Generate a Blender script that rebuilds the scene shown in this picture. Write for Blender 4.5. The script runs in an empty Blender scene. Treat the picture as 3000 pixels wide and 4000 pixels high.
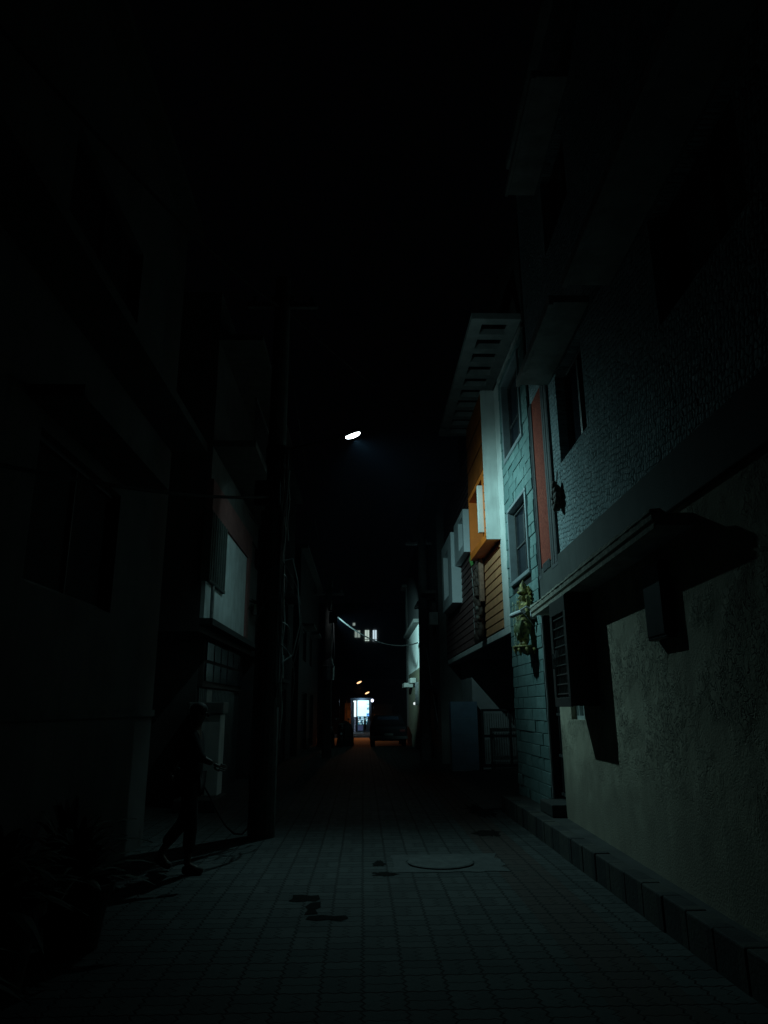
import bpy, bmesh, math, random
from mathutils import Vector, Matrix
random.seed(7)
R = math.radians
S = bpy.context.scene
COL = S.collection

# ------------------------------------------------------------------ camera
CAM_POS = Vector((0, 0, 1.6))
p, r, yw = R(15.3), R(-0.4), R(-1.7388)
fwd = Vector((-math.sin(yw)*math.cos(p), math.cos(yw)*math.cos(p), math.sin(p)))
rt = Vector((math.cos(yw), math.sin(yw), 0)); up = rt.cross(fwd)
rt2 = rt*math.cos(r) + up*math.sin(r); up2 = -rt*math.sin(r) + up*math.cos(r)
cam = bpy.data.cameras.new('camera'); camo = bpy.data.objects.new('camera', cam); COL.objects.link(camo)
M = Matrix((rt2, up2, -fwd)).transposed().to_4x4(); M.translation = CAM_POS
camo.matrix_world = M
cam.sensor_fit = 'VERTICAL'; cam.sensor_height = 24; cam.sensor_width = 18
cam.lens = 24*2800/4000; cam.clip_start = .05; cam.clip_end = 800
S.camera = camo
S.render.resolution_x, S.render.resolution_y = 768, 1024

# ------------------------------------------------------------------ night sky and exposure
W = bpy.data.worlds.new('World'); S.world = W; W.use_nodes = True
bg = W.node_tree.nodes['Background']; bg.inputs[0].default_value = (.55, .75, 1, 1); bg.inputs[1].default_value = .0004
S.view_settings.view_transform = 'Standard'; S.view_settings.look = 'None'
S.view_settings.exposure = 0; S.view_settings.gamma = 1
S.cycles.use_denoising = True
S.cycles.max_bounces = 8; S.cycles.diffuse_bounces = 5; S.cycles.glossy_bounces = 3
S.cycles.sample_clamp_indirect = 2
LED = (.51, 1.0, 1.02)

# ------------------------------------------------------------------ node expressions
class X:
    """a number in a node tree; arithmetic makes Math nodes"""
    def __init__(s, nt, k): s.nt, s.k = nt, k
    def op(s, o, *a, clamp=False):
        n = s.nt.nodes.new('ShaderNodeMath'); n.operation = o; n.use_clamp = clamp
        for i, v in enumerate((s,)+a):
            if isinstance(v, X): s.nt.links.new(v.k, n.inputs[i])
            else: n.inputs[i].default_value = v
        return X(s.nt, n.outputs[0])
    def __add__(s, o): return s.op('ADD', o)
    def __radd__(s, o): return s.op('ADD', o)
    def __sub__(s, o): return s.op('SUBTRACT', o)
    def __rsub__(s, o): return (s*-1).op('ADD', o)
    def __mul__(s, o): return s.op('MULTIPLY', o)
    __rmul__ = __mul__
    def __truediv__(s, o): return s.op('DIVIDE', o)
    def min(s, o): return s.op('MINIMUM', o)
    def max(s, o): return s.op('MAXIMUM', o)
    def abs(s): return s.op('ABSOLUTE')
    def floor(s): return s.op('FLOOR')
    def fract(s): return s.op('FRACT')
    def mod(s, o): return s.op('FLOORED_MODULO', o)
    def gt(s, o): return s.op('GREATER_THAN', o)
    def lt(s, o): return s.op('LESS_THAN', o)
    def step(s, a, b):
        n = s.nt.nodes.new('ShaderNodeMapRange'); n.interpolation_type = 'SMOOTHSTEP'
        s.nt.links.new(s.k, n.inputs[0]); n.inputs[1].default_value = a; n.inputs[2].default_value = b
        return X(s.nt, n.outputs[0])
def sep(nt, sock):
    n = nt.nodes.new('ShaderNodeSeparateXYZ'); nt.links.new(sock, n.inputs[0])
    return [X(nt, n.outputs[i]) for i in range(3)]
def comb(nt, x, y, z):
    n = nt.nodes.new('ShaderNodeCombineXYZ')
    for i, v in enumerate((x, y, z)):
        if isinstance(v, X): nt.links.new(v.k, n.inputs[i])
        else: n.inputs[i].default_value = v
    return n.outputs[0]
def noise(nt, vec, scale, detail=3, dist=0, rough=.5):
    n = nt.nodes.new('ShaderNodeTexNoise'); n.inputs['Scale'].default_value = scale
    n.inputs['Detail'].default_value = detail; n.inputs['Distortion'].default_value = dist; n.inputs['Roughness'].default_value = rough
    if vec is not None: nt.links.new(vec, n.inputs['Vector'])
    return X(nt, n.outputs[0])
def mixc(nt, f, a, b):
    n = nt.nodes.new('ShaderNodeMix'); n.data_type = 'RGBA'
    if isinstance(f, X): nt.links.new(f.k, n.inputs[0])
    else: n.inputs[0].default_value = f
    for i, v in ((6, a), (7, b)):
        if isinstance(v, tuple): n.inputs[i].default_value = (*v, 1)
        else: nt.links.new(v, n.inputs[i])
    return n.outputs[2]
def bump(nt, h, strength, dist=.01):
    n = nt.nodes.new('ShaderNodeBump'); n.inputs['Strength'].default_value = strength; n.inputs['Distance'].default_value = dist
    nt.links.new(h.k, n.inputs['Height']); return n.outputs[0]
def newmat(name):
    m = bpy.data.materials.new(name); m.use_nodes = True; nt = m.node_tree
    return m, nt, nt.nodes['Principled BSDF']
def objvec(nt): return nt.nodes.new('ShaderNodeTexCoord').outputs['Object']
MATS = {}
def mat(name, col, rough=.75, var=.25, scale=6, bs=.25, bscale=90, metal=0, spec=.4, stain=0):
    """painted, plastered or metal surface: colour mottling, vertical stains, fine bump"""
    if name in MATS: return MATS[name]
    m, nt, b = newmat(name); v = objvec(nt)
    n1 = noise(nt, v, scale, 5)
    lo = tuple(c*(1-var) for c in col); hi = tuple(min(1, c*(1+var*.6)) for c in col)
    c = mixc(nt, n1.step(.3, .7), lo, hi)
    if stain:
        mp = nt.nodes.new('ShaderNodeMapping'); mp.inputs['Scale'].default_value = (5, 5, .5); nt.links.new(v, mp.inputs[0])
        st = noise(nt, mp.outputs[0], 1.6, 5, .3)
        c = mixc(nt, st.step(.5, .75)*stain, c, tuple(k*.35 for k in col))
    nt.links.new(c, b.inputs['Base Color'])
    b.inputs['Roughness'].default_value = rough; b.inputs['Metallic'].default_value = metal
    b.inputs['Specular IOR Level'].default_value = spec
    if bs:
        h = noise(nt, v, bscale, 3)
        nt.links.new(bump(nt, h, bs, .01), b.inputs['Normal'])
    MATS[name] = m; return m
def emis(name, col, s):
    if name in MATS: return MATS[name]
    m, nt, b = newmat(name)
    b.inputs['Base Color'].default_value = (.02, .02, .02, 1)
    b.inputs['Emission Color'].default_value = (*col, 1); b.inputs['Emission Strength'].default_value = s
    MATS[name] = m; return m

# ------------------------------------------------------------------ mesh helpers
class MB:
    def __init__(s): s.v, s.f = [], []
    def add(s, vs, fs):
        n = len(s.v); s.v += [tuple(v) for v in vs]; s.f += [tuple(i+n for i in f) for f in fs]
    def hexa(s, q):   # bottom 4 ccw, top 4 ccw
        s.add(q, [(3,2,1,0), (4,5,6,7), (0,1,5,4), (1,2,6,5), (2,3,7,6), (3,0,4,7)])
    def box(s, x0, x1, y0, y1, z0, z1, m=None):
        q = [(x0,y0,z0),(x1,y0,z0),(x1,y1,z0),(x0,y1,z0),(x0,y0,z1),(x1,y0,z1),(x1,y1,z1),(x0,y1,z1)]
        if m: q = [m(*c) for c in q]
        s.hexa(q)
    def cyl(s, a, b, r0, r1=None, n=12, caps=True):
        a, b = Vector(a), Vector(b); r1 = r0 if r1 is None else r1
        d = (b-a).normalized(); u = d.orthogonal().normalized(); w = d.cross(u)
        vs = []
        for c, rr in ((a, r0), (b, r1)):
            for i in range(n):
                t = 2*math.pi*i/n; vs.append(c+(u*math.cos(t)+w*math.sin(t))*rr)
        fs = [(i, (i+1) % n, n+(i+1) % n, n+i) for i in range(n)]
        if caps: fs += [tuple(reversed(range(n))), tuple(range(n, 2*n))]
        s.add(vs, fs)
    def tube(s, pts, rad, n=8):
        pts = [Vector(q) for q in pts]; N = len(pts)
        rads = rad if isinstance(rad, (list, tuple)) else [rad]*N
        vs = []; u = None
        for i, q in enumerate(pts):
            d = (pts[min(i+1, N-1)]-pts[max(i-1, 0)]).normalized()
            u = (d.orthogonal() if u is None else u-d*u.dot(d)).normalized(); w = d.cross(u)
            for k in range(n):
                t = 2*math.pi*k/n; vs.append(q+(u*math.cos(t)+w*math.sin(t))*rads[i])
        fs = [(i*n+k, i*n+(k+1) % n, (i+1)*n+(k+1) % n, (i+1)*n+k) for i in range(N-1) for k in range(n)]
        fs += [tuple(reversed(range(n))), tuple(range((N-1)*n, N*n))]
        s.add(vs, fs)
    def ball(s, c, rx, ry=None, rz=None, nu=14, nv=9, m=None):
        ry = rx if ry is None else ry; rz = rx if rz is None else rz; c = Vector(c)
        vs = [Vector((0, 0, -rz))]
        for j in range(1, nv):
            ph = -math.pi/2+math.pi*j/nv
            for i in range(nu):
                t = 2*math.pi*i/nu; vs.append(Vector((rx*math.cos(ph)*math.cos(t), ry*math.cos(ph)*math.sin(t), rz*math.sin(ph))))
        vs.append(Vector((0, 0, rz)))
        if m: vs = [m @ v for v in vs]
        vs = [v+c for v in vs]
        fs = [(0, 1+(i+1) % nu, 1+i) for i in range(nu)]
        for j in range(nv-2):
            for i in range(nu):
                a = 1+j*nu; fs.append((a+i, a+(i+1) % nu, a+nu+(i+1) % nu, a+nu+i))
        L = len(vs)-1; a = 1+(nv-2)*nu
        fs += [(a+i, a+(i+1) % nu, L) for i in range(nu)]
        s.add(vs, fs)
    def lathe(s, c, prof, n=20, axis='Z'):   # prof: (radius, height)
        vs = []
        for rr, h in prof:
            for i in range(n):
                t = 2*math.pi*i/n; vs.append((c[0]+rr*math.cos(t), c[1]+rr*math.sin(t), c[2]+h))
        N = len(prof)
        fs = [(j*n+i, j*n+(i+1) % n, (j+1)*n+(i+1) % n, (j+1)*n+i) for j in range(N-1) for i in range(n)]
        fs += [tuple(reversed(range(n))), tuple(range((N-1)*n, N*n))]
        s.add(vs, fs)
def obj(name, mb, m, parent=None, smooth=False, bevel=0, skin=False):
    me = bpy.data.meshes.new(name); me.from_pydata(mb.v, [], mb.f); me.update()
    bm = bmesh.new(); bm.from_mesh(me); bmesh.ops.recalc_face_normals(bm, faces=bm.faces); bm.to_mesh(me); bm.free()
    o = bpy.data.objects.new(name, me); COL.objects.link(o)
    if m: me.materials.append(m)
    if smooth:
        for q in me.polygons: q.use_smooth = True
    if bevel:
        bv = o.modifiers.new('bevel', 'BEVEL'); bv.width = bevel; bv.segments = 2; bv.limit_method = 'ANGLE'; bv.angle_limit = R(50)
    if parent: adopt(o, parent)
    return o
WPOS = {}
def adopt(o, parent):
    o.parent = parent; o.matrix_parent_inverse = Matrix.Translation(-WPOS.get(parent.name, Vector((0, 0, 0))))
def thing(name, label, cat, loc=(0, 0, 0), group=None):
    o = bpy.data.objects.new(name, None); COL.objects.link(o); o.location = loc; o.empty_display_size = .2
    WPOS[o.name] = Vector(loc); o['label'] = label; o['category'] = cat
    if group: o['group'] = group
    return o
def tag(o, label, cat, group=None):
    o['label'] = label; o['category'] = cat
    if group: o['group'] = group
    return o
def struct(o): o['kind'] = 'structure'; return o
def part(o, label): o['label'] = label; return o
def holes_wall(mp, y0, y1, z0, z1, holes, depth=.18, back=None):
    """wall face made of cells around rectangular openings, with reveals; mp(Y, out, z) -> point; out>0 towards the street"""
    b = MB()
    ys = sorted({y0, y1, *[h[0] for h in holes], *[h[1] for h in holes]}); zs = sorted({z0, z1, *[h[2] for h in holes], *[h[3] for h in holes]})
    ys = [y for y in ys if y0 <= y <= y1]; zs = [z for z in zs if z0 <= z <= z1]
    inh = lambda y, z: any(h[0] < y < h[1] and h[2] < z < h[3] for h in holes)
    for i in range(len(ys)-1):
        for j in range(len(zs)-1):
            if not inh((ys[i]+ys[i+1])/2, (zs[j]+zs[j+1])/2):
                b.add([mp(ys[i], 0, zs[j]), mp(ys[i+1], 0, zs[j]), mp(ys[i+1], 0, zs[j+1]), mp(ys[i], 0, zs[j+1])], [(0, 1, 2, 3)])
    for h in holes:
        q = [(h[0], h[2]), (h[1], h[2]), (h[1], h[3]), (h[0], h[3])]
        for k in range(4):
            a, c = q[k], q[(k+1) % 4]
            b.add([mp(a[0], 0, a[1]), mp(c[0], 0, c[1]), mp(c[0], -depth, c[1]), mp(a[0], -depth, a[1])], [(0, 1, 2, 3)])
    q = [(y0, z0), (y1, z0), (y1, z1), (y0, z1)]
    d2 = depth if back is None else back
    for k in range(4):
        a, c = q[k], q[(k+1) % 4]
        b.add([mp(a[0], 0, a[1]), mp(c[0], 0, c[1]), mp(c[0], -d2, c[1]), mp(a[0], -d2, a[1])], [(0, 1, 2, 3)])
    return b

# ------------------------------------------------------------------ materials
m_white = mat('white_paint', (.68, .7, .67), .6, .1, 3, .15, 60, stain=.28)
m_white2 = mat('white_frame_paint', (.8, .86, .88), .5, .06, 3, .08, 60)
m_orange = mat('orange_paint', (.72, .17, .022), .5, .1, 4, .08, 60)
m_brown = mat('tan_board', (.54, .25, .125), .65, .15, 5, .2, 40, spec=.12)
m_maroon = mat('dark_brown_board', (.17, .095, .09), .65, .2, 5, .2, 40, spec=.12)
m_black = mat('black_gap', (.012, .011, .011), .9, .1, 5, 0)
m_dark = mat('dark_metal', (.035, .035, .037), .45, .25, 9, .1, 60, metal=.4)
m_iron = mat('painted_iron', (.16, .16, .16), .4, .3, 12, .1, 80, metal=.5)
m_dull = mat('dusty_glass', (.008, .009, .01), .7, .1, 3, 0, spec=.1)
m_glass = mat('dark_glass', (.012, .016, .024), .12, .1, 3, 0, spec=.6)
m_alu = mat('window_frame_metal', (.34, .38, .4), .4, .1, 8, .05, 60, metal=.3)
m_band = mat('grey_band_plaster', (.066, .07, .066), .8, .22, 3, .3, 70, stain=.3)
m_mould = mat('grey_moulding_stone', (.085, .085, .09), .7, .2, 8, .25, 90)
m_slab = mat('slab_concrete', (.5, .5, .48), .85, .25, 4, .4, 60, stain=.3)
m_slabd = mat('unlit_slab', (.08, .08, .075), .9, .25, 4, .4, 60, stain=.3)  # darker copy of the slab concrete, so unlit houses stay dim
m_conc = mat('pole_concrete', (.075, .075, .07), .85, .3, 6, .5, 50, stain=.4)
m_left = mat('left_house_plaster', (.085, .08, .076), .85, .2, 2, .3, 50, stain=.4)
m_panel = mat('pale_panel_plaster', (.5, .55, .55), .8, .15, 3, .35, 70, stain=.25)
m_red_band = mat('reddish_band_plaster', (.16, .07, .065), .8, .2, 4, .3, 60)
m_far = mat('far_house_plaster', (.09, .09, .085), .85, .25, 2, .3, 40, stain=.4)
m_khaki = mat('khaki_plaster', (.12, .11, .07), .85, .3, 4, .4, 40, stain=.4)  # khaki darkened: shadow on the far house base is in the colour
m_blue = mat('blue_grey_tiles', (.12, .17, .23), .5, .12, 4, .1, 60)
m_wood = mat('old_carved_wood', (.07, .045, .035), .7, .4, 20, .5, 60)
m_gold = mat('gilded_green_paint', (.27, .23, .075), .6, .85, 22, .9, 35, metal=.1)
m_bead = mat('garland_beads', (.45, .5, .36), .6, .2, 30, .2, 80)
m_cable = mat('cable_rubber', (.012, .012, .012), .85, .2, 10, .1, 60)
m_cable2 = mat('pale_cable', (.4, .42, .42), .35, .2, 10, .1, 60)
m_shirt = mat('dark_shirt', (.012, .012, .014), .9, .2, 10, .3, 120)
m_trous = mat('dark_trousers', (.018, .016, .016), .9, .2, 10, .3, 120)
m_skin = mat('skin', (.1, .06, .045), .55, .1, 8, .1, 90)
m_hair = mat('black_hair', (.01, .009, .008), .6, .2, 40, .3, 200)
m_leaf = mat('leaf_green', (.016, .032, .012), .7, .4, 14, .2, 40)
m_pot = mat('dark_pot', (.035, .03, .028), .8, .2, 8, .3, 40)
m_soil = mat('soil', (.03, .022, .016), .95, .4, 20, .6, 50)
m_car = mat('dark_car_paint', (.004, .004, .005), .6, .1, 3, 0, spec=.05)
m_rubber = mat('tyre_rubber', (.02, .02, .02), .85, .2, 20, .2, 60)
m_lampbody = mat('lamp_housing', (.006, .006, .006), .9, .1, 8, .05, 60, spec=.03)

def m_granite():
    m, nt, b = newmat('red_granite'); v = objvec(nt)
    g = noise(nt, v, 160, 2); g2 = noise(nt, v, 5, 4)
    c = mixc(nt, g.step(.38, .62), (.2, .035, .026), (.58, .14, .09)); c = mixc(nt, noise(nt, v, 28, 4).step(.42, .62)*.55, c, (.16, .04, .03)); c = mixc(nt, g2.step(.4, .75)*.5, c, (.25, .045, .035))
    nt.links.new(c, b.inputs['Base Color']); b.inputs['Roughness'].default_value = .8; b.inputs['Specular IOR Level'].default_value = .08
    nt.links.new(bump(nt, g+noise(nt, v, 50, 3), .6, .01), b.inputs['Normal']); return m
m_granite = m_granite()
def m_cobble():
    """stamped plaster: rows of raised scales, open at the bottom"""
    m, nt, b = newmat('stamped_scale_plaster'); v = objvec(nt)
    wob = noise(nt, v, 5, 2)
    x, y, z = sep(nt, v)
    mp = comb(nt, x*0, y*1.05+z*.25+wob*.05, z*.9-y*.12+wob*.04)
    vo = nt.nodes.new('ShaderNodeTexVoronoi'); vo.feature = 'F1'; vo.inputs['Scale'].default_value = 18; vo.inputs['Randomness'].default_value = .5
    nt.links.new(mp, vo.inputs['Vector'])
    d = X(nt, vo.outputs['Distance'])
    vs = nt.nodes.new('ShaderNodeTexVoronoi'); vs.feature = 'DISTANCE_TO_EDGE'; vs.inputs['Scale'].default_value = 18; vs.inputs['Randomness'].default_value = .5
    nt.links.new(mp, vs.inputs['Vector']); e = X(nt, vs.outputs['Distance'])
    scale = e.step(.02, .2)
    patch = noise(nt, v, 1.3, 3); keep = patch.step(.3, .55)
    h = scale*(.35+keep*.65) + d*-.5 + noise(nt, v, 40, 3)*.25
    rnd = sep(nt, vo.outputs['Color'])[0]
    c = mixc(nt, rnd, (.36, .47, .5), (.52, .62, .64)); fl = (e*-1+.0).step(-.075, -.01)*noise(nt, v, 9, 2).step(.42, .6)
    c = mixc(nt, fl*.9, c, (.035, .055, .065))  # shadow flecks along the scale edges, painted dark
    c = mixc(nt, noise(nt, v, 2.2, 5).step(.45, .75)*.3, c, (.24, .32, .36))
    nt.links.new(c, b.inputs['Base Color']); b.inputs['Roughness'].default_value = .85
    nt.links.new(bump(nt, h, 1, .024), b.inputs['Normal']); return m
m_cobble = m_cobble()
def m_worm():
    """trowelled plaster with curly grooves"""
    m, nt, b = newmat('curled_trowel_plaster'); v = objvec(nt)
    n0 = noise(nt, v, 11, 2, 1.8); groove = (n0-.5).abs().step(.0, .055)
    patch = noise(nt, v, 2.3, 3).step(.38, .62)
    up_ = sep(nt, v)[2].step(.6, 1.5)
    h = groove*patch*up_*1.4 + noise(nt, v, 60, 4)*.5
    c = mixc(nt, noise(nt, v, 3, 5).step(.3, .7), (.38, .335, .25), (.5, .45, .34))
    c = mixc(nt, (groove*-1+1)*patch*up_*.75, c, (.1, .09, .07))
    mp = nt.nodes.new('ShaderNodeMapping'); mp.inputs['Scale'].default_value = (5, 5, .4); nt.links.new(v, mp.inputs[0])
    c = mixc(nt, noise(nt, mp.outputs[0], 1.6, 5).step(.5, .8)*.35, c, (.15, .13, .1))
    low_shade = (sep(nt, v)[2]*-1+1.15+noise(nt, v, 4, 5)*.9).step(.35, 1.1)  # wall base darkened in colour, standing in for weaker lamp light
    c = mixc(nt, low_shade*.55, c, (.1, .085, .065))
    nt.links.new(c, b.inputs['Base Color']); b.inputs['Roughness'].default_value = .9
    nt.links.new(bump(nt, h, .9, .014), b.inputs['Normal']); return m
m_worm = m_worm()
def m_block():
    m, nt, b = newmat('split_face_block'); v = objvec(nt)
    g = nt.nodes.new('ShaderNodeNewGeometry'); ri = X(nt, g.outputs['Random Per Island'])
    c = mixc(nt, ri, (.12, .205, .2), (.19, .29, .28)); c = mixc(nt, noise(nt, v, 7, 6).step(.35, .7)*.5, c, (.1, .17, .165))
    nt.links.new(c, b.inputs['Base Color']); b.inputs['Roughness'].default_value = .85
    nt.links.new(bump(nt, noise(nt, v, 26, 6, 0, .65), .7, .018), b.inputs['Normal']); return m
m_block = m_block()
def m_paver():
    m, nt, b = newmat('interlocking_pavers'); g = nt.nodes.new('ShaderNodeNewGeometry'); pos = g.outputs['Position']
    x, y, z = sep(nt, pos)
    tri = lambda t: ((t.fract()-.5).abs()*4-1)
    C = .25
    wx = noise(nt, pos, .9, 2)-.5
    u = x/C + tri(y/.083)*.045 + wx*.06
    w = y/(C*1.06) + tri(x/.083)*.03 + (noise(nt, pos, 1.3, 2)-.5)*.1
    cu, cv = u.floor(), w.floor(); fu, fv = u.fract(), w.fract()
    par = (cu+cv).mod(2.0).gt(.5)
    mid = par*(fu-.5+tri(y/.083)*.06).abs() + (par*-1+1)*(fv-.5).abs()
    side = par*fu.gt(.5) + (par*-1+1)*fv.gt(.5)
    edge = fu.min(fu*-1+1).min(fv.min(fv*-1+1)).min(mid*1.8)
    k = edge.step(.006, .05)
    wn = nt.nodes.new('ShaderNodeTexWhiteNoise'); wn.noise_dimensions = '3D'; nt.links.new(comb(nt, cu, cv, side), wn.inputs['Vector'])
    rnd = X(nt, wn.outputs['Value'])
    base = mixc(nt, rnd, (.035, .039, .039), (.057, .062, .06))
    strip = x.gt(1.37)*x.lt(1.87)*y.lt(60.)
    base = mixc(nt, strip*.8, base, (.05, .033, .028))
    blot = noise(nt, pos, 1.1, 6, .4)
    base = mixc(nt, blot.step(.5, .72)*.6, base, (.028, .03, .028))
    base = mixc(nt, noise(nt, pos, 18, 4).step(.45, .8)*.35, base, (.022, .024, .023))
    c = mixc(nt, k, (.009, .009, .0085), base)
    nt.links.new(c, b.inputs['Base Color']); b.inputs['Roughness'].default_value = .82; b.inputs['Specular IOR Level'].default_value = .2
    h = k + noise(nt, pos, 45, 4)*.35 + rnd*.4
    nt.links.new(bump(nt, h, .8, .008), b.inputs['Normal']); return m
m_paver = m_paver()
m_asph = mat('asphalt', (.06, .058, .055), .8, .3, 3, .5, 60)
m_ground = mat('ground_soil', (.07, .06, .05), .95, .3, 1, .5, 20)
m_pave = mat('pavement_concrete', (.045, .045, .042), .85, .3, 3, .5, 50, stain=.2)
def m_kerb():
    m, nt, b = newmat('kerb_black_and_white'); v = objvec(nt); x, y, z = sep(nt, v)
    s = ((y+.1)/.8).fract().gt(.5)
    wear = noise(nt, v, 9, 5).step(.4, .62)
    c = mixc(nt, s, (.012, .012, .012), (.042, .04, .032)); c = mixc(nt, wear*.6, c, (.022, .022, .02))
    nt.links.new(c, b.inputs['Base Color']); b.inputs['Roughness'].default_value = .85
    nt.links.new(bump(nt, noise(nt, v, 40, 4), .5, .01), b.inputs['Normal']); return m
m_kerb = m_kerb()

# ------------------------------------------------------------------ ground
def gz(y): return -.02*max(0, y-30)
def sheet(name, x0, x1, y0, y1, dz, m, ny=30):
    b = MB()
    for i in range(ny+1):
        y = y0+(y1-y0)*i/ny; b.v += [(x0, y, gz(y)+dz), (x1, y, gz(y)+dz)]
    b.f = [(2*i, 2*i+1, 2*i+3, 2*i+2) for i in range(ny)]
    return struct(obj(name, b, m))
sheet('ground', -90, 90, -30, 130, -.03, m_ground, 32)
sheet('street', -4.2, 5.4, -4, 38, 0, m_paver, 84)
sheet('road', -60, 60, 38, 60, -.006, m_asph, 22)
sheet('pavement', -60, 60, 60, 74, .0, m_pave, 14)
# raised pavement along the right wall and its painted kerb
b = MB(); b.box(2.36, 3.2, -3, 12.1, -.02, .235); struct(obj('pavement', b, m_pave, bevel=.01))
b = MB()
yy = -3.0
while yy < 12.2:
    j = random.uniform(-.006, .006); zt = .25+random.uniform(-.006, .005)
    b.box(2.21+j, 2.365, yy+.003, min(yy+.4, 12.25)-.003, -.02, zt); yy += .4
struct(obj('kerb', b, m_kerb, bevel=.012))
# drive apron beyond the kerb and an open gutter slab
b = MB(); b.hexa([(1.95, 12.4, .004), (4.6, 12.4, .1), (4.6, 19.2, .1), (1.95, 19.2, .004), (1.95, 12.4, .012), (4.6, 12.4, .16), (4.6, 19.2, .16), (1.95, 19.2, .012)])
struct(obj('driveway', b, m_pave))
# places where pavers are missing
def patch(name, cx, cy, pts, m, dz=.004):
    b = MB(); n = len(pts); b.v = [(cx+x, cy+y, dz) for x, y in pts]; b.f = [tuple(range(n))]
    return struct(obj(name, b, m))
def blob(rx, ry, n=34, j=.55):
    return [(rx*math.cos(2*math.pi*i/n)*random.uniform(1-j, 1), ry*math.sin(2*math.pi*i/n)*random.uniform(1-j, 1)) for i in range(n)]
m_hole = mat('wet_dirt', (.012, .012, .011), .95, .3, 20, .6, 40, spec=.03)
patch('dirt', -.50, 6.95, [(-.14, -.1), (-.05, -.13), (.02, -.09), (.1, -.12), (.13, -.03), (.11, .1), (.04, .08), (-.03, .12), (-.12, .11), (-.11, .0)], m_hole)
patch('dirt', -.42, 6.62, [(-.05, -.2), (.06, -.17), (.03, -.05), (.07, .02), (.06, .2), (-.02, .17), (-.06, .05), (-.03, -.05)], m_hole)
patch('dirt', -.27, 6.33, [(-.18, -.04), (-.08, -.08), (.0, -.05), (.1, -.1), (.16, -.02), (.13, .06), (.04, .04), (-.05, .08), (-.16, .05)], m_hole)
patch('dirt', .18, 8.35, blob(.09, .2), m_hole); patch('dirt', .22, 7.85, blob(.16, .12), m_hole)
patch('dirt', -.36, 4.1, blob(.34, .22), m_hole); patch('dirt', 1.9, 12.3, blob(.3, .9), m_hole)
patch('dirt', 1.65, 10.2, blob(.25, .35), m_hole)

# manhole
t = thing('manhole_cover', 'round concrete manhole cover in its square collar among the pavers', 'manhole cover', (.83, 8.35, 0))
b = MB(); N = 40
out = [(.83-.62, 7.86), (.83+.72, 7.86), (.83+.72, 8.84), (.83-.62, 8.84)]
ring = []
for i in range(N):
    a = 2*math.pi*i/N+math.pi/4; c, s_ = math.cos(a), math.sin(a); k = 1/max(abs(c), abs(s_))
    k *= random.uniform(.9, 1.02); ring.append((.83+(.67 if c > 0 else .55)*c*k, 8.35+.47*s_*k))
b.v = [(*q, .006) for q in ring]+[(.83+.37*math.cos(2*math.pi*i/N+math.pi/4), 8.35+.37*math.sin(2*math.pi*i/N+math.pi/4), .006) for i in range(N)]
b.v += [(x_, y_, -.012) for x_, y_, z_ in b.v[N:]]
b.f = [(i, (i+1) % N, N+(i+1) % N, N+i) for i in range(N)]+[(N+i, N+(i+1) % N, 2*N+(i+1) % N, 2*N+i) for i in range(N)]
obj('collar', b, mat('collar_cement', (.052, .056, .055), .85, .25, 7, .5, 60), t)
b = MB(); b.lathe((.83, 8.35, -.01), [(.35, 0), (.352, .026), (.335, .033), (.30, .03), (0.01, .034)], 40); obj('lid', b, mat('lid_cement', (.055, .06, .058), .8, .3, 9, .5, 50), t)

# ------------------------------------------------------------------ RIGHT: plastered house
def RW(y, o, z): return (2.60+.035*(y-9.7)-o, y, z)
PH = thing('plastered_house', 'tall house with scale textured upper wall, red stone strip and deep grey band', 'house', (2.6, 6, .235))
def rbox(bm, y0, y1, o0, o1, z0, z1): bm.box(o0, o1, y0, y1, z0, z1, m=lambda o, y, z: RW(y, o, z))
b = holes_wall(RW, -1.5, 9.75, .235, 3.10, [(8.53, 9.15, 1.45, 2.45)], .16, 5)
obj('lower_wall', b, m_worm, PH)
UW = [(7.42, 8.68, 4.63, 5.84), (3.7, 5.2, 4.6, 5.6), (7.42, 8.68, 7.7, 8.9)]
RU = lambda y, o, z: RW(y, o+.012, z)
b = holes_wall(RU, -1.5, 10.32, 3.5, 10.6, UW, .2, 5); obj('upper_wall', b, m_cobble, PH)
b = MB(); rbox(b, -1.52, 10.3, -.3, .042, 3.085, 3.52); rbox(b, 9.76, 10.3, -.3, .03, 2.98, 3.084); obj('band', b, m_band, PH, bevel=.01)
b = MB(); rbox(b, -1.6, 10.36, -5, .15, 10.6, 10.75); obj('roof', b, m_slab, PH)
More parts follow.
